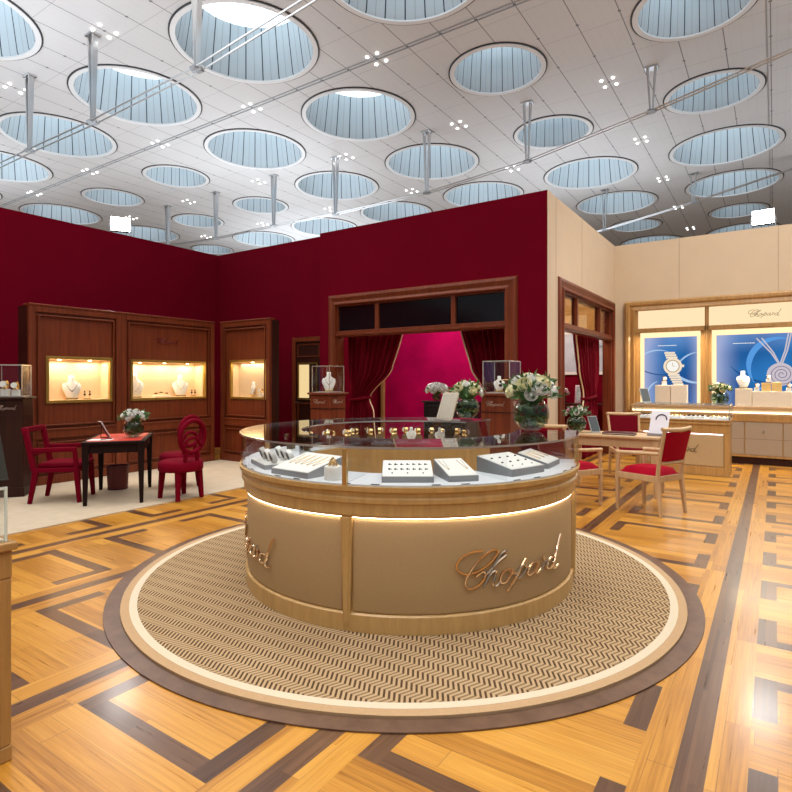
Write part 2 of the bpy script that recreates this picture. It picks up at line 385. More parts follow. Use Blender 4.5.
# beige side wall with the second doorway
w = M()
w.box(-2.91, -2.75, FY+.16, 8.66, 0, H); w.box(-2.7495, -2.742, FY+.001, 8.2, 0, H); w.box(-2.91, -2.75, 8.66, 11.96, 2.93, H); w.box(-2.91, -2.75, 11.96, 12.2, 0, H)
struct(w.build('wall_side', beigewall))
struct(M().box(-2.91, 4.5, 12.2, 12.4, 0, H).build('wall_right', beigewall))
# panel joints in the fabric walls
for i, (x, y, dx, dy) in enumerate([(-2.749, 8.42, .004, .006), (-2.749, 9.8, .004, .006), (-1.55, 12.197, .006, .004), (.05, 12.197, .006, .004)]):
    struct(M().box(x-dx/2, x+dx/2, y-dy/2, y+dy/2, 3.12 if x < -2 and y > 9 else 0.01, H-.002).build('trim_%d' % (i+2), plain('joint shadow beige', (.40,.30,.2), .9)))
# the inner room
struct(M().box(-7.30, -3.9, 10.4, 10.5, 0, 3.4).build('wall_inner', magenta))
struct(M().box(-7.36, -7.30, 10.32, 10.5, 0, 3.4).build('trim_30', oakd))
struct(M().box(-7.7, -7.36, 10.4, 10.5, 0, 3.4).build('wall_inner_corner', redwall))
struct(M().box(-7.6, -7.5, 8.4, 10.4, 0, 3.4).build('wall_inner_left', redwall))
struct(M().box(-5.6, -2.9, 12.9, 13.0, 0, 2.62).build('wall_inner_back', redwall))
struct(M().box(-5.6, -2.9, 12.9, 13.0, 2.62, 4.2).build('wall_inner_top', plain('cream plaster', (.72,.55,.32), .8)))

# ------------------------------------------------------------------ ceiling with its round skylights
HC = 9.0; LX, LY, X0, Y0 = 4.24, 4.11, -9.83, 8.59
SMALL = {(2,1),(3,1),(-1,1),(-1,2),(-2,1),(-2,2),(-1,5),(-2,5),(2,2),(3,2),(4,3),(1,4),(2,5)}
WT = [(-80,190),(0,207),(219,256),(320,235),(547,190),(616,246),(792,226),(900,212)]
def proj(x, y, z):
    xc = .8295*x+.5585*y; d = -.5585*x+.8295*y
    if d < .5: return None
    return 396+563*xc/d, 380-563*(z-1.5)/d, d
def wall_top(px):
    for a, b in zip(WT, WT[1:]):
        if a[0] <= px <= b[0]: return a[1]+(b[1]-a[1])*(px-a[0])/(b[0]-a[0])
    return 220
cells = {}
for i in range(-4, 11):
    for j in range(-3, 10):
        x, y = X0-LX*i, Y0+LY*j
        vis = False
        for a in range(16):
            r = 1.6
            p = proj(x+r*cos(a*pi/8), y+r*sin(a*pi/8), HC)
            if p and -5 < p[0] < 797 and -5 < p[1] < wall_top(min(max(p[0], -79), 899))-1: vis = True
        cells[(i, j)] = vis
def ceiling_material():
    m, nt, out = new_mat('white ceiling panels')
    b = principled(nt, out, (.7,.7,.7), .5, spec=.3)
    x, y, z = coords(nt)
    def line(v, off, per, wd):
        f = MA(nt, 'FRACT', MA(nt, 'ADD', MA(nt, 'DIVIDE', MA(nt, 'SUBTRACT', v, off), per), 200))
        return MA(nt, 'LESS_THAN', MA(nt, 'ABSOLUTE', MA(nt, 'SUBTRACT', f, .5)), wd/per/2)
    a = line(x, X0, LX/5, .022)                   # long joints
    c = line(y, Y0+.3, LY/3, .010)                # short joints
    fine = line(x, X0, LX/20, .006)
    n = noise(nt, comb(nt, x, y, z), .35, 2)
    base = mixc(nt, n, (.60,.60,.605), (.68,.68,.685))
    v = MA(nt, 'MAXIMUM', MA(nt, 'MULTIPLY', a, .75), MA(nt, 'MAXIMUM', MA(nt, 'MULTIPLY', c, .5), MA(nt, 'MULTIPLY', fine, .14)))
    # small round sprinkler heads: dark dots on a grid
    fx = MA(nt, 'SUBTRACT', MA(nt, 'FRACT', MA(nt, 'ADD', MA(nt, 'DIVIDE', MA(nt, 'SUBTRACT', x, X0), LX/5), 100)), .5)
    fy = MA(nt, 'SUBTRACT', MA(nt, 'FRACT', MA(nt, 'ADD', MA(nt, 'DIVIDE', MA(nt, 'SUBTRACT', y, Y0), LY/3), 100)), .5)
    r2 = MA(nt, 'ADD', MA(nt, 'MULTIPLY', fx, fx), MA(nt, 'MULTIPLY', fy, fy))
    v = MA(nt, 'MAXIMUM', v, MA(nt, 'MULTIPLY', MA(nt, 'LESS_THAN', MA(nt, 'ADD', MA(nt, 'MULTIPLY', fx, fx), MA(nt, 'MULTIPLY', MA(nt, 'MULTIPLY', fy, fy), 2.6)), .0016), .85))
    nt.links.new(mixc(nt, v, base, (.10,.10,.11)), b.inputs['Base Color'])
    return m
cm = M()
for (i, j), vis in cells.items():
    x, y = X0-LX*i, Y0+LY*j; hx, hy = LX/2, LY/2
    if not vis:
        cm.add([(x-hx,y-hy,HC),(x+hx,y-hy,HC),(x+hx,y+hy,HC),(x-hx,y+hy,HC)], [(0,1,2,3)]); continue
    r = 1.15 if (i, j) in SMALL else 1.6
    n = 64; vs = []
    for k in range(n):
        t = 2*pi*k/n+pi/4; c_, s_ = cos(t), sin(t)
        sc = min(hx/abs(c_) if abs(c_) > 1e-9 else 1e9, hy/abs(s_) if abs(s_) > 1e-9 else 1e9)
        vs += [(x+r*c_, y+r*s_, HC), (x+sc*c_, y+sc*s_, HC)]
    fs = [(2*k, 2*k+1, 2*((k+1) % n)+1, 2*((k+1) % n)) for k in range(n)]
    # corners
    cm.add(vs, fs)
    for sx in (-1, 1):
        for sy in (-1, 1):
            t = math.atan2(sy*hy, sx*hx); kk = (t-pi/4)/(2*pi/n)
            k0 = math.floor(kk) % n; k1 = (k0+1) % n
            cm.add([vs[2*k0+1], (x+sx*hx, y+sy*hy, HC), vs[2*k1+1]], [(0,1,2)])
struct(cm.build('ceiling', ceiling_material(), recalc=False))

def funnel_material():
    m, nt, out = new_mat('skylight funnel panels')
    b = principled(nt, out, (.5,.6,.66), .45, spec=.3)
    x, y, z = coords(nt)
    a = MA(nt, 'DIVIDE', MA(nt, 'ARCTAN2', y, x), 2*pi/22)
    f = MA(nt, 'ABSOLUTE', MA(nt, 'SUBTRACT', MA(nt, 'FRACT', MA(nt, 'ADD', a, 50)), .5))
    a2 = MA(nt, 'ABSOLUTE', MA(nt, 'SUBTRACT', MA(nt, 'FRACT', MA(nt, 'ADD', a, 50.5)), .5))
    v = MA(nt, 'MAXIMUM', MA(nt, 'LESS_THAN', f, .035), MA(nt, 'MULTIPLY', MA(nt, 'LESS_THAN', a2, .02), .35))
    nt.links.new(mixc(nt, v, (.50,.58,.63), (.04,.06,.08)), b.inputs['Base Color'])
    return m
def glazing_material():
    m, nt, out = new_mat('skylight glazing')
    e = nt.nodes.new('ShaderNodeEmission'); x, y, z = coords(nt)
    v = None
    for an in (0, 60, 120):
        u = MA(nt, 'ADD', MA(nt, 'MULTIPLY', x, cos(R(an))), MA(nt, 'MULTIPLY', y, sin(R(an))))
        l = MA(nt, 'LESS_THAN', MA(nt, 'ABSOLUTE', MA(nt, 'SUBTRACT', MA(nt, 'FRACT', MA(nt, 'ADD', MA(nt, 'DIVIDE', u, .42), 50)), .5)), .05)
        v = l if v is None else MA(nt, 'MAXIMUM', v, l)
    nt.links.new(mixc(nt, v, (.86,.95,1.0), (.50,.68,.80)), e.inputs[0]); e.inputs[1].default_value = SKY
    nt.links.new(e.outputs[0], out.inputs[0]); return m
SKY = 2.3
fmat, gmat = funnel_material(), glazing_material()
rimdark = plain('dark rim line', (.03,.03,.035), .6)
rimw = plain('white rim collar', (.74,.75,.76), .5)
def make_skylight(r):
    t = thing('skylight', '', 'skylight', (0,0,0), 0, 'round skylights in the white ceiling')
    M().lathe([(r-.10,0.0),(r-.13,.05),(r*.80,1.2)], 64, caps=False).build('funnel', fmat, t, smooth=50)
    M().ring(r-.115, r-.005, -.035, .0, seg=64).build('rim_collar', rimw, t, smooth=40)
    M().ring(r-.004, r+.03, -.02, .004, seg=64).build('rim_gap', rimdark, t, smooth=40)
    M().lathe([(1e-6,1.19),(r*.81,1.19),(r*.81,1.23),(1e-6,1.23)], 48).build('glazing', gmat, t)
    return t
protos = {}
order = {}
for (i, j), vis in sorted(cells.items(), key=lambda c: (c[0][1], c[0][0])):
    if not vis: continue
    order.setdefault(j, []).append(i)
ORD = ['first','second','third','fourth','fifth','sixth','seventh','eighth','ninth','tenth','eleventh','twelfth','thirteenth']
for rj, j in enumerate(sorted(order)):
    for ri, i in enumerate(sorted(order[j])):
        sm = (i, j) in SMALL; r = 1.15 if sm else 1.6
        lab = '%s round skylight, %s from the right in the %s row from the front' % ('small' if sm else 'large', ORD[ri], ORD[rj])
        loc = (X0-LX*i, Y0+LY*j, HC)
        if r not in protos:
            protos[r] = t = make_skylight(r); t.location = loc; t['label'] = lab
        else: dup(protos[r], loc, 0, lab)

# clusters of four downlights between the skylights
ldisc = None
cl0 = None
n_cl = {}
for j in range(-2, 8):
    for i in range(-3, 9):
        x, y = X0-LX*(i+.5), Y0+LY*(j+.5)
        p = proj(x, y, HC)
        if not (p and 0 < p[0] < 792 and 0 < p[1] < wall_top(p[0])-3): continue
        n_cl[j] = n_cl.get(j, 0)+1
        lab = 'cluster of four small downlights, %s from the right, beyond %s skylight row' % (ORD[n_cl[j]-1], ORD[j-min(order)])
        if cl0 is None:
            cl0 = thing('downlight_cluster', lab, 'ceiling light', (x, y, HC), 0, 'downlight clusters in the ceiling')
            for a, b in ((-.14,-.18),(.14,-.18),(-.14,.18),(.14,.18)):
                M().lathe([(1e-6,0),(.036,0),(.036,-.02),(1e-6,-.02)], 16, c=(a,b,-.002)).build('lamp', lampwhite, cl0)
        else: dup(cl0, (x, y, HC), 0, lab)

# ceiling tracks (pairs of thin rails)
for q, yy in enumerate((2.42, 10.62)):
    struct(M().box(-42, 8, yy-.06, yy-.045, HC-.02, HC-.001).box(-42, 8, yy+.045, yy+.06, HC-.02, HC-.001).build('trim_%d' % (q+10), steelp))
struct(M().box(-.152, -.138, -3, 44, HC-.012, HC-.001).build('trim_20', steelp))

# cable trusses: posts hanging from the ceiling, tied by two rods
prof = [(3.9,.05),(.66,.42),(-2.46,1.06),(-5.56,1.59),(-8.72,1.85),(-12.3,1.90),(-15.25,1.85),(-18.5,1.85),(-21.7,1.7)]
for q, (yy, lab) in enumerate(((6.47, 'steel cable truss with hanging posts, nearest to the camera at upper left'),
                               (14.62, 'steel cable truss with hanging posts crossing the middle of the ceiling'),
                               (22.95, 'steel cable truss with hanging posts, far one above the beige walls'))):
    t = thing('cable_truss', lab, 'truss', (-8.72, yy, HC), 0, 'cable trusses under the ceiling')
    P = [(x+8.72, 0, -dz) for x, dz in prof]
    if q == 0: P = P[2:]
    for s in (-.07, .07):
        M().tube([(p[0], s, p[2]) for p in P], .017, 6).build('rod', steel, t, smooth=50)
    for p in P[(0 if q == 0 else 1):]:
        m = M()
        for s in (-1, 1):
            m.bar((p[0]+s*.03, 0, p[2]+.04), (p[0]+s*.09, 0, -.01), .03, .08, .04, .13)
        m.cbox((p[0], 0, -.02), (.30,.22,.04))
        po = m.build('post', steel, t, bevel=.004)
        M().cbox((p[0], 0, p[2]), (.15,.22,.05)).tube([(p[0]-.13,0,p[2]),(p[0]+.13,0,p[2])], .035, 8).build('clamp', steelp, po, bevel=.01)

# flood lights standing on the booth walls
def flood(loc, rz, lab):
    t = thing('flood_light', lab, 'flood light', loc, rz)
    M().cbox((0,0,.2), (.12,.34,.26)).cbox((-.09,0,.2), (.06,.24,.18)).build('housing', black, t, bevel=.01)
    M().cbox((.062,0,.2), (.006,.33,.25)).build('lens', floodm, t)
    M().bar((0,-.19,.0), (0,-.19,.22), .03,.01).bar((0,.19,.0), (0,.19,.22), .03,.01).bar((0,-.195,.01),(0,.195,.01), .03,.015).build('yoke', steelp, t)
    return t
flood((-10.4, 6.0, H), R(-30), 'glaring white flood light standing on the left red wall')
flood((-.18, 12.3, H), R(-92), 'glaring white flood light standing on the beige wall at right')
# ------------------------------------------------------------------ doorways with transoms
def doorway(tname, label, loc, rz, W, wmat, panes, pane_mat, zt=3.07):
    # local x along the wall, -y towards the viewer, opening centred on 0
    t = thing(tname, label, 'doorway', loc, rz)
    h = W/2
    # mitred casing as lofted profile
    prof = [(0,0),(.02,-.035),(.06,-.045),(.13,-.02),(.17,-.05),(.19,-.05),(.19,0)]   # (inwards distance from the outer edge, y)
    m = M(); n = len(prof); vs = []
    for (ex, ez, dx, dz) in ((-h,0,1,0), (-h,zt,1,-1), (h,zt,-1,-1), (h,0,-1,0)):
        for d, y in prof: vs.append((ex+dx*d, y, ez+dz*d))
    fs = []
    for i in range(3):
        for k in range(n):
            l = (k+1) % n; fs.append((i*n+k, i*n+l, (i+1)*n+l, (i+1)*n+k))
    fs += [tuple(range(n)), tuple(range(3*n, 4*n))[::-1]]
    m.add(vs, fs)
    m.build('casing', wmat, t, bevel=.004)
    iw = h-.19
    j = M().box(-iw-.02, -iw+.03, .0, .17, 0, zt-.19).box(iw-.03, iw+.02, .0, .17, 0, zt-.19).box(-iw, iw, 0, .17, zt-.22, zt-.17)
    j.build('jamb', wmat, t, bevel=.004)
    tr = M().box(-iw, iw, -.01, .13, 2.29, 2.40).box(-iw, iw, -.03, .02, 2.315, 2.345)
    xs = [-iw+.03] + panes + [iw-.03]
    for x in panes: tr.box(x-.04, x+.04, .0, .1, 2.40, zt-.22)
    tr.build('transom_frame', wmat, t, bevel=.004)
    for a, b in zip(xs, xs[1:]):
        M().box(a, b, .045, .055, 2.40, zt-.22).build('transom_pane', pane_mat, t)
    return t
doorway('doorway_frame', 'dark wooden doorway frame in the red wall with three black transom panes', (-5.06, FY, 0), 0, 3.72, mahog, [-.76, .76], darkgl)
dgl = glass('tinted transom glass', (.70,.58,.42), 1.4, 1.0)
doorway('doorway_frame', 'dark wooden doorway frame in the beige side wall with clear transom', (-2.75, 10.30, 0), R(90), 3.60, mahog, [-.74, .74], dgl, 3.09)

def curtain(label, o, t, prof, folds, seed, trim=None, group=None, amp=.045):
    # o: start of the rail, t: unit vector along the rail; prof rows: (z, left, right)
    t = Vector((*t, 0)); n = Vector((-t.y, t.x, 0)); o = Vector((*o, 0))
    rnd = random.Random(seed)
    rows, cols = 40, folds*8
    zs = [p[0] for p in prof]
    def interp(z):
        for a, b in zip(prof, prof[1:]):
            if a[0] >= z >= b[0]:
                f = (a[0]-z)/(a[0]-b[0]); f = f*f*(3-2*f) if b[0] < 1.3 else f**1.15
                return a[1]+(b[1]-a[1])*f, a[2]+(b[2]-a[2])*f
        return prof[-1][1], prof[-1][2]
    full = prof[0][2]-prof[0][1]
    phs = [rnd.uniform(-.5,.5) for _ in range(folds+1)]
    vs, fs = [], []
    for r in range(rows+1):
        z = zs[0]+(zs[-1]-zs[0])*r/rows
        a, b = interp(z)
        tight = 1-(b-a)/full
        for c in range(cols+1):
            s = c/cols
            k = s*folds; ph = phs[min(int(k), folds)]*.8
            w = sin(2*pi*k+ph)*amp*(1+.5*tight)+sin(2*pi*k*2.3+z*2+ph)*amp*.25
            vs.append(o + t*(a+(b-a)*s) + n*(w) + Vector((0,0,z)))
    for r in range(rows):
        for c in range(cols):
            i = r*(cols+1)+c; fs.append((i, i+1, i+cols+2, i+cols+1))
    th = thing('curtain', label, 'curtain', (o.x+t.x*(prof[0][1]+prof[0][2])/2, o.y+t.y*(prof[0][1]+prof[0][2])/2, 0), 0, group)
    off = Vector((th.location))
    ob = M().add([v-off for v in vs], fs).build('drape', curt, th, smooth=80)
    so = ob.modifiers.new('solid', 'SOLIDIFY'); so.thickness = .006
    if trim is not None:
        ptv = []
        for r in range(rows+1):
            ptv.append(vs[r*(cols+1)+(0 if trim == 'l' else cols)]-off)
        M().tube(ptv, .013, 6).build('edge_trim', plain('champagne trim', (.78,.60,.38), .5), th, smooth=60)
    zt = prof[2][0] if len(prof) > 2 else None
    if zt:
        a, b = interp(zt); c = o + t*((a+b)/2) + Vector((0,0,zt)) - off
        m = M(); pts = []
        for k in range(28):
            an = 2*pi*k/28; pts.append(c + t*(cos(an)*((b-a)/2+.02)) + n*(sin(an)*(amp*1.6+.02)) + Vector((0,0,.03*cos(an))))
        m.tube(pts, .028, 8, closed=True)
        m.build('tie_back', curt, th, smooth=60)
    return th
YC = FY+.30
curtain('burgundy curtain tied back at the left of the red wall doorway', (-6.68, YC), (1,0),
        [(2.34,0,1.22),(1.75,.0,1.0),(1.15,.06,.50),(.9,.0,.60),(.02,-.02,.68)], 9, 1, 'r')
curtain('burgundy curtain tied back at the right of the red wall doorway', (-4.32, YC), (1,0),
        [(2.34,0,.86),(1.75,.18,.86),(1.15,.52,.84),(.9,.46,.86),(.02,.38,.88)], 8, 2, 'l')
curtain('narrow burgundy curtain at the near side of the beige wall doorway', (-3.02, 8.72), (0,1),
        [(2.34,.0,.72),(1.75,.0,.58),(1.15,.0,.30),(.9,.0,.36),(.02,0,.42)], 6, 3)
curtain('burgundy curtain tied at the far side of the beige wall doorway, with pale trim', (-3.02, 10.32), (0,1),
        [(2.34,.0,1.50),(1.75,.22,1.50),(1.17,.55,1.28),(.9,.45,1.38),(.02,.30,1.50)], 9, 4, 'l')

# ------------------------------------------------------------------ mahogany wall cabinets with lit vitrines
whitelit = plain('vitrine lining', (.80,.60,.38), .6)
def frame_rect(m, x0, x1, z0, z1, w, y0, y1):
    m.box(x0, x0+w, y0, y1, z0, z1); m.box(x1-w, x1, y0, y1, z0, z1); m.box(x0+w, x1-w, y0, y1, z0, z0+w); m.box(x0+w, x1-w, y0, y1, z1-w, z1)
def cabinet(label, loc, rz, W, Ht, vx0, vx1, vz0, vz1, D=.30, lights=2, logo=None, cab_name='wall_cabinet', group='tall wooden cabinets with lit vitrines'):
    # local: x along the front from 0 to W, front at y=0, back at +D
    t = thing(cab_name, label, 'cabinet', loc, rz, group)
    m = M()
    m.box(0, vx0, 0, D, 0, Ht); m.box(vx1, W, 0, D, 0, Ht); m.box(vx0, vx1, 0, D, 0, vz0); m.box(vx0, vx1, 0, D, vz1, Ht); m.box(vx0, vx1, D-.03, D, vz0, vz1)
    m.v = [(p[0], max(p[1], .02), p[2]) for p in m.v]
    m.build('carcass', mahogd, t)  # sides darker than the front: their shade is put into the wood colour
    m = M(); m.box(0, vx0, 0, .02, 0, Ht); m.box(vx1, W, 0, .02, 0, Ht); m.box(vx0, vx1, 0, .02, 0, vz0); m.box(vx0, vx1, 0, .02, vz1, Ht)
    m.build('front_panel', mahog, t)
    s = .085
    p = M()
    frame_rect(p, 0, W, .0, Ht, s, -.03, 0)
    p.box(0, W, -.045, 0, 0, .13)
    p.box(s, W-s, -.03, 0, .66, .80)
    p.box(-.005, W+.005, -.04, D*.5, Ht, Ht+.03)
    p.build('face_frame', mahog, t, bevel=.006)
    q = M()
    frame_rect(q, s+.03, W-s-.03, .84, Ht-.12, .022, -.035, 0)
    frame_rect(q, s+.03, W-s-.03, .18, .61, .022, -.035, 0)
    q.box(s, W-s, -.045, 0, .775, .80)
    q.build('moulding', mahog, t, bevel=.008)
    f = M(); frame_rect(f, vx0-.035, vx1+.035, vz0-.035, vz1+.035, .04, -.028, .02)
    f.build('vitrine_frame', hairgold, t, bevel=.003)
    l = M(); e = .006
    l.box(vx0, vx1, D-.045, D-.03, vz0, vz1); l.box(vx0, vx0+e, .02, D-.03, vz0, vz1); l.box(vx1-e, vx1, .02, D-.03, vz0, vz1)
    l.box(vx0, vx1, .02, D-.03, vz0, vz0+e); l.box(vx0, vx1, .02, D-.03, vz1-e, vz1)
    l.build('vitrine_lining', whitelit, t)
    M().box(vx0+.01, vx1-.01, .0, .006, vz0+.01, vz1-.01).build('vitrine_glass', gl, t)
    for k in range(lights):
        x = vx0+(vx1-vx0)*(k+.5)/lights
        M().lathe([(1e-6,0),(.022,0),(.022,-.008),(1e-6,-.008)], 14, c=(x, D*.5, vz1-e-.001)).build('vitrine_lamp', emit('vitrine lamp', (1,.78,.48), 18) if 'vitrine lamp' not in MATS else MATS['vitrine lamp'], t)
        mt = t.matrix_basis
        L = bpy.data.lights.new('vitrine', 'AREA'); L.energy = VIT*(vx1-vx0)/lights*(D/.3)**1.7; L.color = (1,.80,.55); L.shape = 'RECTANGLE'; L.size = (vx1-vx0)/lights*.8; L.size_y = .14
        lo = bpy.data.objects.new('vitrine_light', L); C.objects.link(lo)
        lo.location = Matrix.Translation(loc) @ Matrix.Rotation(rz, 4, 'Z') @ Vector((x, D*.45, vz1-.035)); lo.rotation_euler = (0, 0, rz)
    if logo:
        m = script_sign(.42, .004, lambda a, b: (logo[0]+a, -.012, logo[1]+b)); m.build('script_emblem', plain('dark red lettering', (.16,.01,.008), .35), t, smooth=60)
    return t
# left wall: local x runs along room +Y, the front looks towards +X
cabinet('tall mahogany wall cabinet behind the red armchair, with one necklace in its vitrine', (-8.65, 3.65, 0), R(90), 1.34, 2.55, .26, 1.16, 1.20, 1.81, lights=2)
cabinet('widest mahogany wall cabinet behind the round-back chairs, two busts in its vitrine', (-8.65, 4.99, 0), R(90), 1.79, 2.55, .19, 1.57, 1.20, 1.80, lights=3, logo=(.84, 2.12))
# back wall
cabinet('single mahogany wall cabinet in the corner, facing the round showcase', (-8.63, 6.95, 0), 0, 1.31, 2.56, .29, 1.18, 1.19, 1.83, D=.20, lights=1)

# narrow door with a lit pane
t = thing('wooden_door', 'narrow mahogany door with a lit glass slot and steel handle', 'door', (-7.98, 8.2, 0))
m = M(); m.box(0,.09,-.06,0,0,2.34); m.box(.75,.83,-.06,0,0,2.34); m.box(.09,.75,-.06,0,2.25,2.34); m.build('door_frame', mahog, t, bevel=.005)
m = M(); m.box(.09,.75,-.035,0,.0,2.25); m.build('leaf', mahogd, t)
m = M(); frame_rect(m, .14,.72,1.95,2.2,.02,-.05,-.035); frame_rect(m, .14,.72,.1,1.05,.02,-.05,-.035); m.build('moulding', mahog, t, bevel=.004)
M().box(.19,.44,-.05,-.036,1.15,1.80).build('lit_pane', emit('lit pane', (1,.74,.36), .9), t)
m = M(); frame_rect(m, .15,.66,1.11,1.84,.03,-.055,-.03); m.build('pane_frame', hairgold, t)
M().tube([(.13,-.05,1.06),(.13,-.10,1.06),(.22,-.11,1.06)], .011, 8).lathe([(1e-6,0),(.03,0),(.03,.01),(1e-6,.01)], 12, c=(.13,-.04,1.05)).build('handle', steel, t, smooth=50)

# ------------------------------------------------------------------ octagonal/square display pedestals with glass cases
def pedestal(label, loc, rz, s, mat, ht=1.31, gh=.40, logo=True, gs=None):
    t = thing('display_pedestal', label, 'pedestal', loc, rz, 'wooden pedestals with glass cases')
    h = s/2
    M().box(-h, h, -h, h, .1, ht-.03).build('column', mat, t, bevel=.012)
    M().box(-h-.015, h+.015, -h-.015, h+.015, 0, .12).build('plinth', mat, t, bevel=.008)
    M().box(-h-.035, h+.035, -h-.035, h+.035, ht-.03, ht).build('top_plate', mat, t, bevel=.008)
    m = M()
    for s_ in (-1, 1):
        m.box(-h-.006, h+.006, -h-.006, h+.006, ht-.245, ht-.232)
    m.build('groove_band', mahogd, t)
    g = gs or h-.02
    gm = M(); e = .008
    gm.box(-g, g, -g, -g+e, ht, ht+gh); gm.box(-g, g, g-e, g, ht, ht+gh); gm.box(-g, -g+e, -g+e, g-e, ht, ht+gh); gm.box(g-e, g, -g+e, g-e, ht, ht+gh); gm.box(-g, g, -g, g, ht+gh-e, ht+gh)
    gc = gm.build('glass_case', gl, t)
    fm_ = M()
    for a in (-g, g):
        for b in (-g, g): fm_.box(a-.004, a+.004, b-.004, b+.004, ht, ht+gh)
        fm_.box(-g, g, a-.004, a+.004, ht+gh-.004, ht+gh+.005); fm_.box(a-.004, a+.004, -g, g, ht+gh-.004, ht+gh+.005)
    fm_.build('case_edges', plain('polished case edge', (.75,.68,.58), .25, .6), gc)
    M().box(-g+.01, g-.01, -g+.01, g-.01, ht+.001, ht+.012).build('display_pad', plain('grey pad', (.42,.38,.34), .7), t)
    if logo:
        lm = plain('silver lettering', (.62,.48,.40), .3, .6)
        script_sign(s*.62, .0022, lambda a, b: (a, -h-.006, ht-.16+b)).build('script_emblem', lm, t, smooth=60)
        script_sign(s*.62, .0022, lambda a, b: (h+.006, a, ht-.16+b)).build('script_emblem', lm, t, smooth=60)
    return t
PA = (-5.66, 6.55, 0); PB = (-2.93, 6.80, 0); PC = (-8.23, 3.28, .013)
pedestal('mahogany pedestal with glass case and necklace bust, left of the red wall doorway', PA, 0, .38, mahog)
pedestal('mahogany pedestal with glass case, right of the doorway behind the big bouquet', PB, 0, .40, mahog, 1.33, .41)
pedestal('dark mahogany pedestal with glass case of watches at the left picture edge', PC, R(-40), .38, mahogd, 1.27, .41)

# ------------------------------------------------------------------ jewellery stands
dbead = plain('dark gemstone beads', (.03,.015,.015), .2, coat=.4)
goldbead = plain('gold chain beads', (.75,.50,.18), .25, .9)
def bust(label, loc, rz, h=.26, bead=dbead, group=None, drop=.35):
    t = thing('necklace_bust', label, 'necklace bust', loc, rz, group)
    # front looks towards local -y; leaning neck form
    m = M(); rows = []
    P = [(0,.30,.05,.02),(.12,.40,.07,.0),(.45,.62,.07,.05),(.62,.56,.08,.075),(.72,.25,.08,.085),(.80,.19,.085,.09),(.97,.19,.08,.09),(1.0,.15,.06,.09)]
    seg = 20; vs = []; fs = []
    for zz, w, d, yo in P:
        for k in range(seg):
            a = 2*pi*k/seg; vs.append((cos(a)*w*h*.62, (yo+sin(a)*d)*h*1.6, zz*h+.02))
    for i in range(len(P)-1):
        for k in range(seg):
            l = (k+1) % seg; fs.append((i*seg+k, i*seg+l, (i+1)*seg+l, (i+1)*seg+k))
    fs += [tuple(range(seg))[::-1], tuple((len(P)-1)*seg+k for k in range(seg))]
    m.add(vs, fs); m.build('neck_form', white, t, smooth=60)
    M().box(-.24*h, .24*h, -.10*h, .22*h, 0, .022).build('stand', goldm, t, bevel=.002)
    b = M()
    for k in range(15):
        s = (k-7)/7; x = s*.23*h; z = (.66-drop*(1-abs(s)**1.7))*h+.02
        yo = (.03+.05*(z/h))*h*1.6 - .075*h*1.6*math.sqrt(max(.0, 1-(x/(.36*h))**2))
        b.ball((x, yo-.004, z), (.020 if k != 7 else .034)*h, 8, 5)
    b.build('necklace', bead, t, smooth=60)
    return t
def watch_on_stand(label, loc, rz, s=1.0, group=None, dial=None, base=None):
    t = thing('watch_stand', label, 'watch', loc, rz, group)
    M().box(-.03*s, .03*s, -.02*s, .03*s, 0, .06*s).build('block', base or white, t, bevel=.003)
    m = M(); m.lathe([(.030*s,-.014*s),(.036*s,-.014*s),(.036*s,.014*s),(.030*s,.014*s)], 20, closed_prof=True)
    rot = Matrix.Translation((0,0,.095*s)) @ Matrix.Rotation(R(90), 4, 'Y'); m.v = [tuple(rot @ Vector(p)) for p in m.v]
    m.build('bracelet', goldm, t, smooth=50)
    m = M().lathe([(1e-6,0),(.026*s,0),(.026*s,.01*s),(1e-6,.01*s)], 20)
    rot = Matrix.Translation((0,-.036*s,.10*s)) @ Matrix.Rotation(R(80), 4, 'X'); m.v = [tuple(rot @ Vector(p)) for p in m.v]
    m.build('dial', dial or white, t, smooth=40)
    return t
def earrings(label, loc, rz, s=1.0):
    t = thing('earring_stand', label, 'earrings', loc, rz)
    M().box(-.04*s,.04*s,-.02*s,.02*s,0,.012).tube([(-.025*s,0,.01),(-.025*s,0,.10*s)], .003, 6).tube([(.025*s,0,.01),(.025*s,0,.10*s)], .003, 6).tube([(-.035*s,0,.10*s),(.035*s,0,.10*s)], .003, 6).build('stand', goldm, t)
    M().ball((-.03*s,-.006,.085*s), .011*s, 8, 6).ball((.03*s,-.006,.085*s), .011*s, 8, 6).ball((-.03*s,-.006,.055*s), .015*s, 8, 6).ball((.03*s,-.006,.055*s), .015*s, 8, 6).build('gem_drops', dbead, t, smooth=60)
    return t
# left wall vitrines (front looks to +X -> turn by 90 deg)
VZ = 1.207
bust('cream necklace bust with dark stones in the first mahogany cabinet', (-8.79, 4.31, VZ), R(70), .34)
earrings('dark drop earrings beside the bust in the first mahogany cabinet', (-8.76, 4.52, VZ), R(90), 1.3)
bust('necklace bust at the left end of the widest cabinet vitrine', (-8.79, 5.32, VZ), R(75), .38, goldbead, drop=.42)
bust('necklace bust at the right end of the widest cabinet vitrine', (-8.79, 6.18, VZ), R(65), .36, goldbead)
earrings('earrings on stand at the far right of the widest cabinet vitrine', (-8.76, 6.42, VZ), R(90), 1.2)
t = thing('jewellery_display', 'low gold bracelet display in the middle of the widest cabinet vitrine', 'jewellery', (-8.77, 5.78, VZ), R(90))
M().box(-.16,.16,-.06,.06,0,.03).build('base', cream, t, bevel=.004)
m = M()
for x, z in ((-.10,.065),(0,.08),(.10,.065)): m.lathe([(.028,-.01),(.034,-.01),(.034,.01),(.028,.01)], 18, c=(x,0,z), closed_prof=True)
m.build('bracelets', goldm, t, smooth=50)
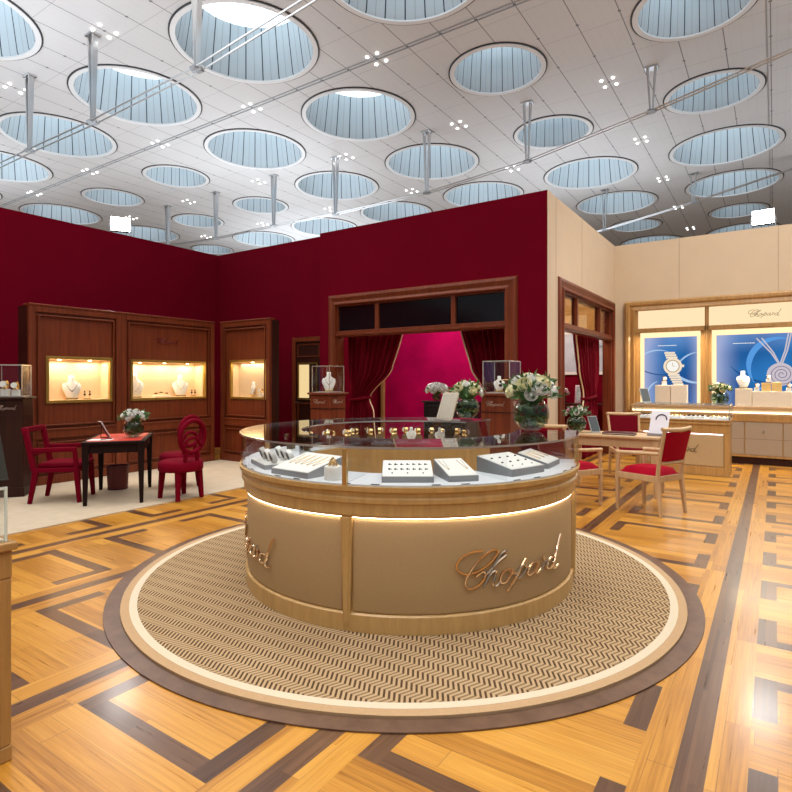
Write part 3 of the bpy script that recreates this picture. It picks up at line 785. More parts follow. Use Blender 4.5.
bust('necklace bust in the corner cabinet vitrine', (-7.93, 7.06, VZ), R(-20), .24, goldbead)
watch_on_stand('small watch beside the bust in the corner cabinet vitrine', (-7.66, 7.04, VZ), 0, 1.1)
# pedestal contents
bust('white necklace bust inside the glass case left of the doorway', (PA[0], PA[1]+.02, 1.3235), R(42), .28, dbead)
earrings('earring stand in the glass case behind the big bouquet', (PB[0]+.06, PB[1]-.06, 1.3435), R(10), 1.6)
bust('small white ring bust in the glass case behind the big bouquet', (PB[0]-.05, PB[1]+.03, 1.3435), R(20), .19, goldbead)
for k, (a, b, sc_) in enumerate(((-.07,-.05,1.5),(.05,.02,1.35))):
    v = Matrix.Rotation(R(-40), 4, 'Z') @ Vector((.07*1, a+b*.0+.02, 0))
    watch_on_stand(['watch with pale strap standing left in the case at the left picture edge','watch standing right in the case at the left picture edge'][k], (PC[0]+v.x, PC[1]+v.y, 1.2965), R(45), sc_)

# ------------------------------------------------------------------ small dark table with its things
TB = R(33.95+7)   # turned so that its short side faces the visitor
tc = (-6.98, 4.02)
t = thing('side_table', 'dark wooden table with red leather top by the mahogany cabinets', 'table', (*tc, .013), R(52.5))
hx, hy, hz = .345, .56, .755
# local x = short side, y = long side
M().box(-hx, hx, -hy, hy, hz-.035, hz-.002).build('top_board', ebony, t, bevel=.006)
M().box(-hx+.05, hx-.05, -hy+.05, hy-.05, hz-.004, hz+.001).build('leather_inset', redleather, t)
M().box(-hx+.03, hx-.03, -hy+.03, hy-.03, hz-.14, hz-.034).build('apron', ebony, t, bevel=.004)
for a in (-1, 1):
    for b in (-1, 1):
        M().bar((a*(hx-.045), b*(hy-.045), hz-.035), (a*(hx-.04), b*(hy-.04), 0), .075, .075, .04, .04, up=(0,1,0)).build('leg', ebony, t, bevel=.004)
t = thing('waste_basket', 'round maroon leather waste basket under the dark table', 'basket', (-7.47, 4.27, .013))
M().lathe([(.125,0),(.14,.31),(.132,.31),(.118,.012),(1e-6,.012)], 32).lathe([(1e-6,0),(.125,0)], 32).build('bin', plain('maroon bin leather', (.12,.012,.012), .5), t, smooth=40)
M().ring(.130, .143, .30, .318).ring(.120,.130,.0,.02).build('rim', maroon, t, smooth=40)

def fabric_chair_round(label, loc, rz):
    # balloon-back chair, faces local +y
    t = thing('balloon_back_chair', label, 'chair', loc, rz, 'crimson round-back chairs')
    M().lathe([(1e-6,.485),(.14,.485),(.24,.475),(.27,.45),(.27,.37),(.26,.35),(1e-6,.35)], 36).build('seat', redchair, t, smooth=60)
    for a, b in ((-.15,.16),(.15,.16),(-.15,-.16),(.15,-.16)):
        M().bar((a, b, .37), (a*1.15, b*1.15, 0), .065, .065, .045, .045, up=(0,1,0)).build('leg', redchair, t, bevel=.008)
    m = M()
    loop = [(.175*cos(2*pi*k/32), -.205-.05*sin(pi*.5)*((.80+.21*sin(2*pi*k/32))-.5)/.5, .785+.20*sin(2*pi*k/32)) for k in range(32)]
    m.tube(loop, .030, 10, closed=True)
    inner = [(.095*cos(a), -.235, .70+.07*sin(a)) for a in [pi*k/12 for k in range(13)]]
    m.tube([(-.150,-.232,.685)]+[(-.13,-.233,.67)]+inner[::-1]+[(.13,-.233,.67),(.150,-.232,.685)], .022, 8)
    for s in (-1, 1): m.tube([(s*.09,-.20,.42),(s*.085,-.215,.55),(s*.075,-.225,.61)], .027, 8)
    m.build('backrest', redchair, t, smooth=60)
    return t
fabric_chair_round('crimson balloon-back chair nearest the parquet, right of the dark table', (*cs(7.12, -2.72), .013), R(90))
fabric_chair_round('crimson balloon-back chair farther back, partly hidden behind its twin', (*cs(7.85, -3.01), .013), R(90))

# crimson fabric armchair left (faces local +y)
t = thing('fabric_armchair', 'crimson velvet-covered armchair left of the dark table', 'armchair', (-7.37, 3.53, .013), R(-46))
w, d = .24, .25
for a in (-1, 1):
    M().bar((a*w, d-.03, .40), (a*w, d, 0), .062, .062, .042, .042, up=(0,1,0)).build('leg', redchair, t, bevel=.006)
    M().bar((a*w, -d+.02, .40), (a*w, -d-.05, 0), .062, .062, .042, .042, up=(0,1,0)).build('leg', redchair if a > 0 else redchair, t, bevel=.006)
    m = M().bar((a*w, -d-.01, .64), (a*w, d-.03, .645), .055, .055).bar((a*w, d-.05, .645), (a*w, d-.03, .40), .05, .05, up=(0,1,0))
    m.build('armrest', redchair, t, bevel=.012)
M().box(-w-.02, w+.02, -d, d, .37, .425).build('seat_frame', redchair, t, bevel=.01)
M().box(-w+.01, w-.01, -d+.03, d+.02, .425, .48).build('seat_cushion', redchair, t, bevel=.02)
m = M()
for a in (-1, 1): m.bar((a*w, -d+.0, .39), (a*w, -d-.10, .90), .06, .06, up=(0,1,0))
m.bar((-w-.02,-d-.11,.885), (w+.02,-d-.11,.885), .06, .065).bar((-w,-d-.035,.585), (w,-d-.035,.585), .035, .045)
m.build('back_frame', redchair, t, bevel=.012)
# ------------------------------------------------------------------ bouquets
def petal_rose(m, c, r, rnd, open_=1.0):
    cx, cy, cz = c
    m.ball((cx, cy, cz-.05*r), r*.30, 8, 6)
    for ring, (n, rr, lean, hgt) in enumerate(((3,.26,.0,.75),(3,.42,.05,.80),(4,.58,.2,.78),(5,.75,.4,.70),(6,.90,.7,.58))):
        off = rnd.random()*6
        for k in range(n):
            a = off+2*pi*k/n; ca, sa = cos(a), sin(a); w = 1.25*pi/n
            vs = []
            for i in range(4):
                h = i/3
                rad = r*rr*(.50+.50*math.sin(h*2.1))*(1+lean*.22*h*h)
                zz = -.45*r + h*r*hgt*1.25 - lean*.18*r*h**3
                for j in range(4):
                    b = a+(j/3-.5)*2*w*(.6+.5*h-.35*h**4)
                    vs.append((cx+rad*cos(b), cy+rad*sin(b), cz+zz-(.10*r*abs(j/3-.5)*2*h)))
            fs = [(i*4+j, i*4+j+1, (i+1)*4+j+1, (i+1)*4+j) for i in range(3) for j in range(3)]
            m.add(vs, fs)
def bouquet(label, loc, R_, spread, hgt, n_w, n_y, seed, leafn=90, bowl=True, rr=.042, group=None, leafmat=green, small=False, pink=0):
    """round glass bowl of radius R_, flower dome above it"""
    rnd = random.Random(seed)
    t = thing('flower_vase', label, 'flower vase', loc, rnd.random()*6, group)
    # bowl: sphere cut at top
    prof = [(1e-6, .004)]
    top = 2.45
    for k in range(15):
        a = .42+(top-.42)*k/14; prof.append((R_*sin(a), R_-R_*cos(a)-R_*(1-cos(.42))+.004))
    zt = prof[-1][1]
    if bowl:
        b = M().lathe(prof+[(prof[-1][0]-.004, zt)]+[(max(1e-6, p[0]-.004), p[1]+.004) for p in prof[::-1]][1:], 36)
        b.build('glass_bowl', glv, t, smooth=60)
        wl = M(); pr = [(max(1e-6, p[0]-.007), p[1]+.006) for p in prof if p[1] < R_*1.15]
        wl.lathe(pr+[(1e-6, pr[-1][1])], 32).build('water', glass('vase water', (.62,.74,.66), 1.33, .6) if 'vase water' not in MATS else MATS['vase water'], t, smooth=60)
        s = M()
        for k in range(26):
            a = rnd.random()*6.28; q = rnd.random()*R_*.55
            s.tube([(q*cos(a), q*sin(a), .02+R_*.1), (R_*.45*cos(a+2), R_*.45*sin(a+2), R_*1.0), (R_*.35*cos(a+2.4), R_*.35*sin(a+2.4), zt+.03)], .004, 5)
        for k in range(60):   # leaves packed in the bowl
            a = rnd.random()*6.28; ph = rnd.uniform(.9, 2.6); q = R_*.84
            p = Vector((q*sin(ph)*cos(a), q*sin(ph)*sin(a), R_*.92-q*cos(ph)*.9*1.0))
            if p.z > zt: p.z = zt-.01
            u = Vector((rnd.uniform(-1,1), rnd.uniform(-1,1), rnd.uniform(-1,1))).normalized()*R_*.28; v = u.cross(p-Vector((0,0,R_))).normalized()*R_*.13
            s.add([p-u, p-v, p+u, p+v], [(0,1,2,3)])
        s.build('stems', greend, t, recalc=False)
    lf = M()
    cz = zt+hgt*.30
    for k in range(leafn):
        a = rnd.random()*6.28; ph = math.acos(rnd.uniform(-.35, 1)); q = rnd.uniform(.72, 1.12)
        p = Vector((spread*q*sin(ph)*cos(a), spread*q*sin(ph)*sin(a), cz+hgt*.62*q*cos(ph)))
        out = Vector((p.x, p.y, (p.z-cz)*1.0+.02)).normalized()
        u = (out+Vector((rnd.uniform(-.8,.8), rnd.uniform(-.8,.8), rnd.uniform(-.5,.8)))).normalized()
        v = u.cross(Vector((rnd.uniform(-1,1), rnd.uniform(-1,1), rnd.uniform(-1,1)))).normalized()
        L = spread*rnd.uniform(.22,.38); W = L*.30; n = u.cross(v)
        lf.add([p-u*L*.3, p+v*W+n*W*.2, p+u*L*.25-n*W*.1, p-v*W+n*W*.2, p+u*L], [(0,1,2),(0,2,3),(1,4,2),(2,4,3)])
    for k in range(14):
        a = rnd.random()*6.28; ph = rnd.uniform(.2, 1.4)
        e = (spread*1.1*sin(ph)*cos(a), spread*1.1*sin(ph)*sin(a), cz+hgt*.6*cos(ph)); lf.tube([(0,0,zt-.02), e], .003, 4)
    lf.ball((0,0,cz), spread*.62, 12, 8, (1,1,hgt/spread*.75))
    lf.build('foliage', leafmat, t, recalc=False)
    tot = n_w+n_y+pink; ga = pi*(3-math.sqrt(5))
    kinds = ['w']*n_w+['y']*n_y+['p']*pink; rnd.shuffle(kinds)
    for k in range(tot):
        zc = 1-(k+.5)/tot*1.15; ph = math.acos(max(-.3, zc)); a = k*ga+rnd.uniform(-.2,.2)
        c = (spread*.86*sin(ph)*cos(a), spread*.86*sin(ph)*sin(a), cz+hgt*.58*cos(ph))
        m = M(); r_ = rr*rnd.uniform(.85,1.15)
        petal_rose(m, (0,0,0), r_, rnd)
        up = Vector((c[0], c[1], (c[2]-cz)+spread*.25)).normalized()
        q = Vector((0,0,1)).rotation_difference(up).to_matrix().to_4x4()
        m.v = [tuple(Matrix.Translation(c) @ q @ Vector(p)) for p in m.v]
        m.build('rose', {'w': petw, 'y': pety, 'p': petp}[kinds[k]], t, smooth=70, recalc=False)
    return t

# ------------------------------------------------------------------ the round showcase
A0, A1 = R(84.5), R(84.5-59.5+360)          # where the glass ring starts and ends; the gap is at the back right
t = thing('round_showcase', 'large round wooden jewellery showcase with glass top on the zigzag rug', 'showcase', (*CC, .0205))
ZS = -.0205
body = M()
body.lathe([(.85,0),(1.262,0),(1.262,.10),(1.252,.108),(1.235,.11),(1.235,.675),(1.262,.675),(1.275,.69),(1.275,.755),(1.290,.765),(1.292,.79),(1.283,.80),(1.283,.822),(1.305,.835),(1.308,.862),(.85,.862)], 160, A0, A1, (0,0,0), True)
body.build('counter_body', oak, t, smooth=30)
pan = M(); stiles = [R(-108+33.95), R(-18+33.95), R(162+33.95), R(-108+33.95+360)]
segs = [(R(198.5), R(284)), (R(287.8), R(373.5)), (R(86), R(193.5))]
segs = [(R(197.7), R(284.2)), (R(287.6), R(374.4)), (R(86), R(194.2))]
for a, b in segs:
    pan.lathe([(1.2345,.112),(1.246,.115),(1.249,.125),(1.249,.645),(1.246,.655),(1.2345,.658)], 70, a, b, (0,0,0), True)
pan.build('curved_panel', beigepanel, t, smooth=30)
for a in (285.9, 376.0, 195.95):
    st = M()
    a = R(a)
    mt = Matrix.Rotation(a, 4, 'Z')
    st.add([(1.24,-.036,.675),(1.275,-.036,.675),(1.275,.036,.675),(1.24,.036,.675),(1.24,-.021,.03),(1.268,-.021,.03),(1.268,.021,.03),(1.24,.021,.03)],
           [(0,1,2,3),(7,6,5,4),(0,4,5,1),(1,5,6,2),(2,6,7,3),(3,7,4,0)], mt)
    st.add([(1.275,-.027,.675),(1.284,-.020,.675),(1.284,.020,.675),(1.275,.027,.675),(1.266,-.014,.06),(1.277,-.010,.06),(1.277,.010,.06),(1.266,.014,.06)],
           [(0,1,2,3),(7,6,5,4),(0,4,5,1),(1,5,6,2),(2,6,7,3),(3,7,4,0)], mt)
    st.build('pilaster', oak, t, bevel=.004)
led = M()
for a, b in segs: led.ring(1.2500, 1.2600, .6755-.0045, .6755-.001, a, b, 80)
led.build('light_strip', ledstrip, t)
# script emblem on the curved panels
for ac in (33.95-58.2, 33.95-58.2-96.5):
    def mp(a, b, ac=ac):
        an = R(ac)+a/1.25
        return (1.262*cos(an), 1.262*sin(an), .275+ZS+b)
    sg = script_sign(.876, .0075, mp)
    sg.build('script_emblem', rosegold, t, smooth=60)
M().ring(.875, 1.285, .863, .872, A0, A1, 160).build('display_deck', plain('white deck', (.74,.76,.80), .35), t, smooth=30)
g = M(); GT = 1.116+ZS
g.ring(.85, 1.305, GT-.014, GT, A0, A1, 160)
g.build('glass_top', gltop, t, smooth=30)
g = M()
g.ring(1.290, 1.298, .863, GT-.0145, A0+.002, A1-.002, 160); g.build('outer_glass', gl, t, smooth=30)
g = M(); g.ring(.858, .866, .863, GT-.0145, A0+.002, A1-.002, 120); g.build('inner_glass', gl, t, smooth=30)
g = M(); g.ring(1.303, 1.3075, GT-.013, GT-.001, A0, A1, 160); g.ring(.8475,.852, GT-.013, GT-.001, A0, A1, 120)
g.build('glass_edge', plain('polished glass edge', (.62,.60,.60), .12, .7), t, smooth=30)
for a in (285.9, 196.0, 376, 240.5, 330.5, 147.1, 107.5):
    a_ = R(a); mt = Matrix.Rotation(a_, 4, 'Z')
    if a in (285.9, 196.0, 376):
        p = M().box(1.270, 1.300, -.014, .014, .863, GT-.015, mt); p.build('brass_post', brass, t, bevel=.002)
    M().box(.875, 1.268, -.004, .004, .873, GT-.016, mt).build('glass_divider', gl, t)
# end panes at the staff opening
for a in (A0, A1):
    mt = Matrix.Rotation(a, 4, 'Z'); s = .006 if a == A0 else -.006
    M().box(.87, 1.288, min(s*.2, s), max(s*.2, s), .863, GT-.015, mt).build('end_pane', glass('violet end pane', (.72,.66,.74), 1.5, 1.6) if 'violet end pane' not in MATS else MATS['violet end pane'], t)
# brass slots along the foot of the glass
sl = M()
for k in range(38):
    a = A0+(A1-A0)*(k+.5)/38
    if k % 3 == 0: continue
    sl.ring(1.2755, 1.2835, .8725, .8765, a-.02, a+.02, 3)
sl.build('deck_slots', plain('dark slot', (.03,.02,.02), .3), t)
TOPZ = 1.1175          # top of the glass in the room
DZ = .8915+.0005       # deck surface in the room
def onring(d, xc, z=DZ): x, y = cs(d, xc); return (x, y, z)

def tray(label, d, xc, w, dp, rz, h=.035, tilt=.0, items='studs', cols=5, group='white jewellery trays inside the round showcase'):
    t = thing('jewellery_tray', label, 'jewellery tray', onring(d, xc), R(33.95)+rz, group)
    # wedge: front (-y) low, back high
    def wedge(m, e, zf, zb, z0):
        m.add([(-w/2+e,-dp/2+e,z0),(w/2-e,-dp/2+e,z0),(w/2-e,dp/2-e,z0),(-w/2+e,dp/2-e,z0),(-w/2+e,-dp/2+e,zf),(w/2-e,-dp/2+e,zf),(w/2-e,dp/2-e,zb),(-w/2+e,dp/2-e,zb)],
              [(3,2,1,0),(4,5,6,7),(0,1,5,4),(1,2,6,5),(2,3,7,6),(3,0,4,7)])
    m = M(); wedge(m, 0, h, h+tilt, 0); m.build('tray_base', grey, t, bevel=.002)
    m = M(); m.add([(-w/2+.004,-dp/2+.004,h+.001),(w/2-.004,-dp/2+.004,h+.001),(w/2-.004,dp/2-.004,h+tilt+.001),(-w/2+.004,dp/2-.004,h+tilt+.001),
                    (-w/2+.004,-dp/2+.004,h+.004),(w/2-.004,-dp/2+.004,h+.004),(w/2-.004,dp/2-.004,h+tilt+.004),(-w/2+.004,dp/2-.004,h+tilt+.004)],
                   [(3,2,1,0),(4,5,6,7),(0,1,5,4),(1,2,6,5),(2,3,7,6),(3,0,4,7)]); m.build('leather_pad', white, t)
    def zat(y): return h+tilt*(y+dp/2)/dp+.006
    j = M()
    if items == 'studs':
        for a in range(cols):
            for b in range(2):
                x = -w*.36+w*.72*a/max(1, cols-1); y = -dp*.1+b*dp*.3
                j.ball((x, y, zat(y)), .007, 6, 4); j.ball((x+.011, y, zat(y)), .004, 6, 4)
        for a in range(3): j.ball((-w*.3+w*.3*a, -dp*.33, zat(-dp*.33)), .005, 6, 4)
        j.build('studs', dbead, t, smooth=60)
    elif items == 'chains':
        for a in range(cols):
            x = -w*.32+w*.64*a/max(1, cols-1); pts = []
            for k in range(13):
                s = k/12*2-1; yy = dp*.36-dp*.5*(1-s*s); pts.append((x+s*w*.08, yy, zat(yy)))
            j.tube(pts, .0014, 5)
            j.ball((x, dp*.36-dp*.52, zat(-dp*.16)), .005, 6, 4)
        j.build('chains', goldbead, t, smooth=60)
    return t
tray('white tray with fine gold chains, left of the brass post', 3.68, -.58, .35, .31, R(-39), .035, .07, 'chains', 5)
tray('white tray with two rows of dark studs, right of the brass post', 3.47, .07, .31, .28, R(0), .035, .055, 'studs', 7)
tray('narrow white tray next to the stud tray', 3.51, .37, .19, .30, R(14), .035, .06, 'chains', 2)
tray('broad white tray beneath the big bouquet', 3.74, .76, .33, .30, R(39), .045, .055, 'studs', 4)
tray('white tray at the right end of the round showcase', 4.02, 1.02, .29, .22, R(59), .035, .06, 'chains', 3)
# grey tray with bangles on rolls
t = thing('bangle_tray', 'grey tray with six pale watch rolls at the left end of the showcase', 'jewellery tray', onring(4.02, -.86), R(33.95-61))
M().box(-.18,.18,-.13,.13,0,.03).build('tray_base', grey, t, bevel=.003)
M().box(-.175,.175,-.125,.125,.031,.034).build('leather_pad', white, t)
for a in range(3):
    for b in range(2):
        m = M().lathe([(.028,-.016),(.042,-.016),(.044,0),(.042,.016),(.028,.016)], 22, closed_prof=True)
        mt = Matrix.Translation((-.12+.12*a, -.055+.12*b, .078)) @ Matrix.Rotation(R(90), 4, 'X') @ Matrix.Rotation(R(20), 4, 'X'); m.v = [tuple(mt @ Vector(p)) for p in m.v]
        o_ = m.build('watch_strap', white if (a+b) % 2 else plain('pale grey strap', (.55,.53,.5), .5), t, smooth=50)
        m = M().lathe([(1e-6,-.018),(.028,-.018),(.028,.018),(1e-6,.018)], 16); m.v = [tuple(mt @ Vector(p)) for p in m.v]
        m.build('roll_core', plain('dark roll core', (.05,.035,.03), .5), t, smooth=50)
# white drum with gold ornament
t = thing('ring_drum', 'white cylindrical drum with a gold ornament beside the brass post', 'jewellery display', onring(3.44, -.385))
M().lathe([(1e-6,0),(.052,0),(.054,.004),(.054,.078),(.050,.083),(1e-6,.083)], 36).build('drum', white, t, smooth=40)
m = M()
for k in range(7):
    a = k*.9; m.tube([(.028*cos(a), .028*sin(a), .085), (.02*cos(a+.6), .02*sin(a+.6), .112), (.01*cos(a+1.2), .01*sin(a+1.2), .125+.006*(k%3))], .004, 5)
m.ball((0,0,.105), .014, 8, 6); m.build('ornament', goldm, t, smooth=60)
# the far side of the ring: small stands in a row
posn = ['first','second','third','fourth','fifth','sixth','seventh','eighth','ninth','tenth','eleventh','twelfth','thirteenth','fourteenth','fifteenth','sixteenth']
rnd = random.Random(5)
wproto = None; seq = 0
for k in range(16):
    a = R(91+k*6.6); r = 1.13 if k % 2 else 1.03
    x, y = CC[0]+r*cos(a), CC[1]+r*sin(a)
    lab = 'small gold watch, %s from the right along the far side of the round showcase' % posn[k]
    if wproto is None:
        wproto = watch_on_stand(lab, (x, y, DZ), a-R(90)+pi, 1.05, 'watches along the far side of the round showcase', None, plain('bronze block', (.22,.14,.07), .4, .3))
    else:
        dup(wproto, (x, y, DZ), a-R(90)+pi+rnd.uniform(-.4,.4), lab)
def at(deg, r, z=DZ): return (CC[0]+r*cos(R(33.95+deg)), CC[1]+r*sin(R(33.95+deg)), z)
bust('small white necklace bust, left one of the far side of the round showcase', at(87, .93), R(33.95+0), .13, goldbead)
bust('small white necklace bust, right one of the far side of the round showcase', at(70, .93), R(33.95-10), .13, goldbead)

# bouquets on and around the showcase
bx, by = cs(4.25, 1.02)
bouquet('largest bouquet of white and yellow roses, at the right end of the round showcase', (bx, by, TOPZ), .135, .185, .20, 8, 7, 11, 150, rr=.060)
bx, by = cs(5.55, .70)
bouquet('yellow and white rose bouquet in a glass bowl on the far side of the showcase', (bx, by, TOPZ), .12, .16, .17, 6, 8, 12, 90, rr=.050)
# tilted mirror
x, y = cs(5.30, .45)
t = thing('table_mirror', 'tilted champagne-coloured mirror on the glass top beside the second bouquet', 'mirror', (x, y, TOPZ), R(33.95-48))
mt = Matrix.Rotation(R(-24), 4, 'X')
def tilted(w_, h_, th, ang, z0=.0):
    m_ = M(); m_.box(-w_/2, w_/2, -th/2, th/2, z0, z0+h_, Matrix.Rotation(R(ang), 4, 'X')); return m_
tilted(.20, .27, .012, -22, .012).build('frame', plain('champagne frame', (.62,.54,.42), .3, .5), t, bevel=.003)
m = M().box(-.085, .085, -.0075, -.0065, .027, .265, Matrix.Rotation(R(-22), 4, 'X')); m.build('mirror_glass', plain('mirror face', (.60,.52,.40), .15, .8), t)
M().box(-.11,.11,-.03,.11,0,.012).bar((0,.10,.01),(0,.075,.19),.02,.008,up=(0,1,0)).build('stand', plain('grey stand', (.35,.33,.32), .4, .5), t, bevel=.002)

# things on the dark table
def on_table(lx, ly): v = Matrix.Rotation(R(52.5), 4, 'Z') @ Vector((lx, ly, 0)); return (tc[0]+v.x, tc[1]+v.y, .7695)
bx, by = on_table(.10, -.05)[:2]
bouquet('white and green bouquet in a dark glass bowl on the red-topped table', on_table(.17, -.10), .125, .155, .15, 11, 3, 13, 100, rr=.044)
t = thing('picture_stand', 'slim tilted picture stand on the red-topped table', 'frame', on_table(-.12, -.02), R(33.95+128))
M().box(-.09, .09, -.006, .006, .01, .235, Matrix.Rotation(R(-28), 4, 'X')).build('panel', plain('pale frame panel', (.6,.55,.55), .3), t, bevel=.002)
M().box(-.08, .08, .0065, .008, .02, .225, Matrix.Rotation(R(-28), 4, 'X')).build('backing', plain('dark backing', (.12,.03,.03), .5), t)
M().bar((0,.006,.004),(0,.10,.004),.02,.006).bar((0,.10,.004),(0,.09,.15),.015,.005,up=(0,1,0)).build('easel', black, t)
t = thing('booklet', 'open white booklet lying at the left corner of the red-topped table', 'booklet', on_table(-.17, -.36), R(33.95+5))
M().box(-.13,0,-.08,.08,0,.006).box(.002,.13,-.08,.08,0,.008).build('pages', whitep, t, bevel=.002)
M().tube([(.03,-.06,.013),(.12,.05,.013)], .005, 8).build('pen', black, t, smooth=50)

# ------------------------------------------------------------------ the light oak desk and its chairs
t = thing('oak_desk', 'light oak writing desk beside the beige doorway', 'desk', (-1.80, 7.98, 0))
dx, dy, dz = .60, .30, .775
M().box(-dx, dx, -dy, dy, dz-.035, dz).build('desktop', oakp, t, bevel=.008)
M().box(-dx+.03, dx-.03, -dy+.03, dy-.03, dz-.15, dz-.034).build('apron', oakp, t, bevel=.004)
for a in (-1, 1):
    for b in (-1, 1):
        M().bar((a*(dx-.05), b*(dy-.05), dz-.04), (a*(dx-.05), b*(dy-.05), 0), .07, .07, .045, .045, up=(0,1,0)).build('leg', oakp, t, bevel=.004)
def oak_chair(label, loc, rz, up_mat=redup):
    # faces local +y
    t = thing('oak_armchair', label, 'armchair', loc, rz, 'oak armchairs with red upholstery')
    w, d = .25, .24
    for a in (-1, 1):
        M().bar((a*w, d, .44), (a*w, d, 0), .045, .045, .032, .032, up=(0,1,0)).build('leg', oakp, t, bevel=.004)
        M().bar((a*(w-.03), -d, .44), (a*(w-.02), -d-.05, 0), .045, .045, .032, .032, up=(0,1,0)).build('leg', oakp, t, bevel=.004)
        M().tube([(a*w, d, .43), (a*w, d-.01, .60), (a*(w+.005), d-.03, .655)], .022, 8).tube([(a*(w+.005), d+.01, .665), (a*(w+.005), 0, .675), (a*(w-.015), -d-.03, .69)], [.024,.021,.018], 8).build('armrest', oakp, t, smooth=60)
    m = M().bar((-w,d,.405),(w,d,.405),.035,.07).bar((-w+.03,-d,.405),(w-.03,-d,.405),.035,.07).bar((-w,d,.405),(-w+.03,-d,.405),.035,.07).bar((w,d,.405),(w-.03,-d,.405),.035,.07)
    m.build('seat_frame', oakp, t, bevel=.006)
    m = M(); vs = []; fs = []; n = 9
    for i in range(n):
        for j in range(n):
            x = (i/(n-1)-.5)*2; y = (j/(n-1)-.5)*2
            vs.append((x*(w-.012-(.03 if y < 0 else 0)*(-y)), y*(d+.005), .442+.078*(1-max(abs(x), abs(y))**8)*(1-.25*(x*x+y*y)/2)))
    for i in range(n-1):
        for j in range(n-1): fs.append((i*n+j, (i+1)*n+j, (i+1)*n+j+1, i*n+j+1))
    m.add(vs, fs).box(-w+.045, w-.045, -d+.01, d-.01, .40, .445).build('seat_cushion', up_mat, t, smooth=60)
    m = M()
    for a in (-1, 1): m.tube([(a*(w-.03), -d, .40), (a*(w-.03), -d-.02, .60), (a*(w-.01), -d-.10, .955)], [.024,.022,.020], 8)
    m.tube([(-w-.015,-d-.085,.965), (-w*.5,-d-.12,.955), (0,-d-.13,.95), (w*.5,-d-.12,.955), (w+.015,-d-.085,.965)], [.022,.026,.028,.026,.022], 8)
    m.tube([(-w+.04,-d-.03,.585), (0,-d-.055,.585), (w-.04,-d-.03,.585)], .022, 8)
    m.build('back_frame', oakp, t, smooth=60)
    vs = []; fs = []
    for side in (0, 1):
        for i in range(7):
            x = -1+2*i/6
            for z in (.605,.93):
                f = (z-.60)/.36; vs.append((x*(w-.045+.015*f), -d-.028-.08*f-.02*(1-x*x)+(.022 if side else -.022), z))
    for i in range(6):
        fs.append((2*i, 2*i+1, 2*i+3, 2*i+2)); fs.append((14+2*i, 14+2*i+2, 14+2*i+3, 14+2*i+1))
        fs.append((2*i, 2*i+2, 14+2*i+2, 14+2*i)); fs.append((2*i+1, 14+2*i+1, 14+2*i+3, 2*i+3))
    fs += [(0,14,15,1),(12,13,27,26)]
    M().add(vs, fs).build('back_pad', up_mat, t, bevel=.008, smooth=40)
    return t
oak_chair('oak armchair with bright red seat in front of the desk, seen from behind', (-1.20, 7.02, 0), R(66))
oak_chair('oak armchair behind the desk, its red back above the desktop', (*cs(8.72, 3.62), 0), R(180+28), velvet('dark crimson upholstery', (.13,.002,.009), .8, .5, .15, 8))
oak_chair('oak armchair mostly hidden behind the round showcase', (*cs(6.85, 2.12), 0), R(-28))
DT = .7755
bouquet('small white bouquet in a dark bowl at the left end of the oak desk', (-2.28, 7.86, DT), .13, .155, .15, 8, 0, 14, 100, rr=.038, pink=2)
t = thing('tablet_stand', 'grey tablet on a tilted stand beside the desk bouquet', 'tablet', (-2.03, 7.92, DT), R(33.95+28))
tilted(.17, .23, .010, -20, .012).build('screen_body', plain('pale tablet rim', (.45,.45,.43), .4), t, bevel=.003)
M().box(-.075, .075, -.0065, -.0055, .025, .23, Matrix.Rotation(R(-20), 4, 'X')).build('screen', screen, t)
M().box(-.08,.08,-.02,.10,0,.010).build('foot', plain('pale foot', (.5,.48,.45), .4), t, bevel=.002)
t = thing('document_folder', 'closed maroon leather folder lying on the oak desk', 'folder', (-1.72, 7.90, DT+.001), R(4))
M().box(-.20,.20,-.12,.12,0,.010).box(-.20,.20,-.12,.12,.022,.030).box(-.20,-.192,-.12,.12,0,.03).build('cover', maroon, t, bevel=.003)
M().box(-.192,.19,-.112,.112,.0105,.0215).build('pages', whitep, t)
x, y = -1.26, 7.93
t = thing('brochure_holder', 'white tilted brochure holder with dark arch motif on the desk', 'brochure', (x, y, DT), R(33.95-42))
mt = Matrix.Rotation(R(-24), 4, 'X')
M().box(-.115, .115, -.004, .004, .012, .345, mt).build('card', plain('pale lilac card', (.70,.68,.74), .5), t, bevel=.001)
m = M(); m.tube([tuple(mt @ Vector((.065*cos(a)+.02, -.007, .235+.06*sin(a)))) for a in [R(-10)+R(200)*k/12 for k in range(13)]], .009, 6); m.build('dark_motif', plain('dark motif', (.05,.04,.06), .5), t, smooth=50)
M().box(-.12,.12,-.03,.13,0,.010).box(-.12,.12,-.035,-.028,0,.035).build('holder', plain('grey holder', (.25,.24,.26), .4), t, bevel=.002)
# ------------------------------------------------------------------ furniture inside the inner room
t = thing('black_console', 'tall black console in the magenta room behind the showcase', 'console', (*cs(9.95, 1.02), 0), R(8))
M().box(-.50,.50,-.18,.18,.0,1.10).build('body', black, t, bevel=.01)
M().box(-.53,.53,-.20,.20,1.10,1.13).build('top_board', black, t, bevel=.006)
m = M(); frame_rect(m, -.46,-.02,.15,1.05,.02,-.19,-.18); frame_rect(m, .02,.46,.15,1.05,.02,-.19,-.18); m.build('door', black, t, bevel=.003)
bouquet('dense ball of white roses on the black console', (*cs(9.90, .72), 1.13), .085, .20, .16, 22, 0, 15, 20, rr=.075)
t = thing('shelf_console', 'narrow dark shelf table inside the beige doorway', 'console', (-3.62, 12.62, 0))
M().box(-.55,.75,-.2,.2,.95,.985).build('shelf_board', mahogd, t, bevel=.004)
for a in (-.5, .68): M().box(a-.03, a+.03, -.17, .17, 0, .95).build('leg', mahogd, t, bevel=.004)
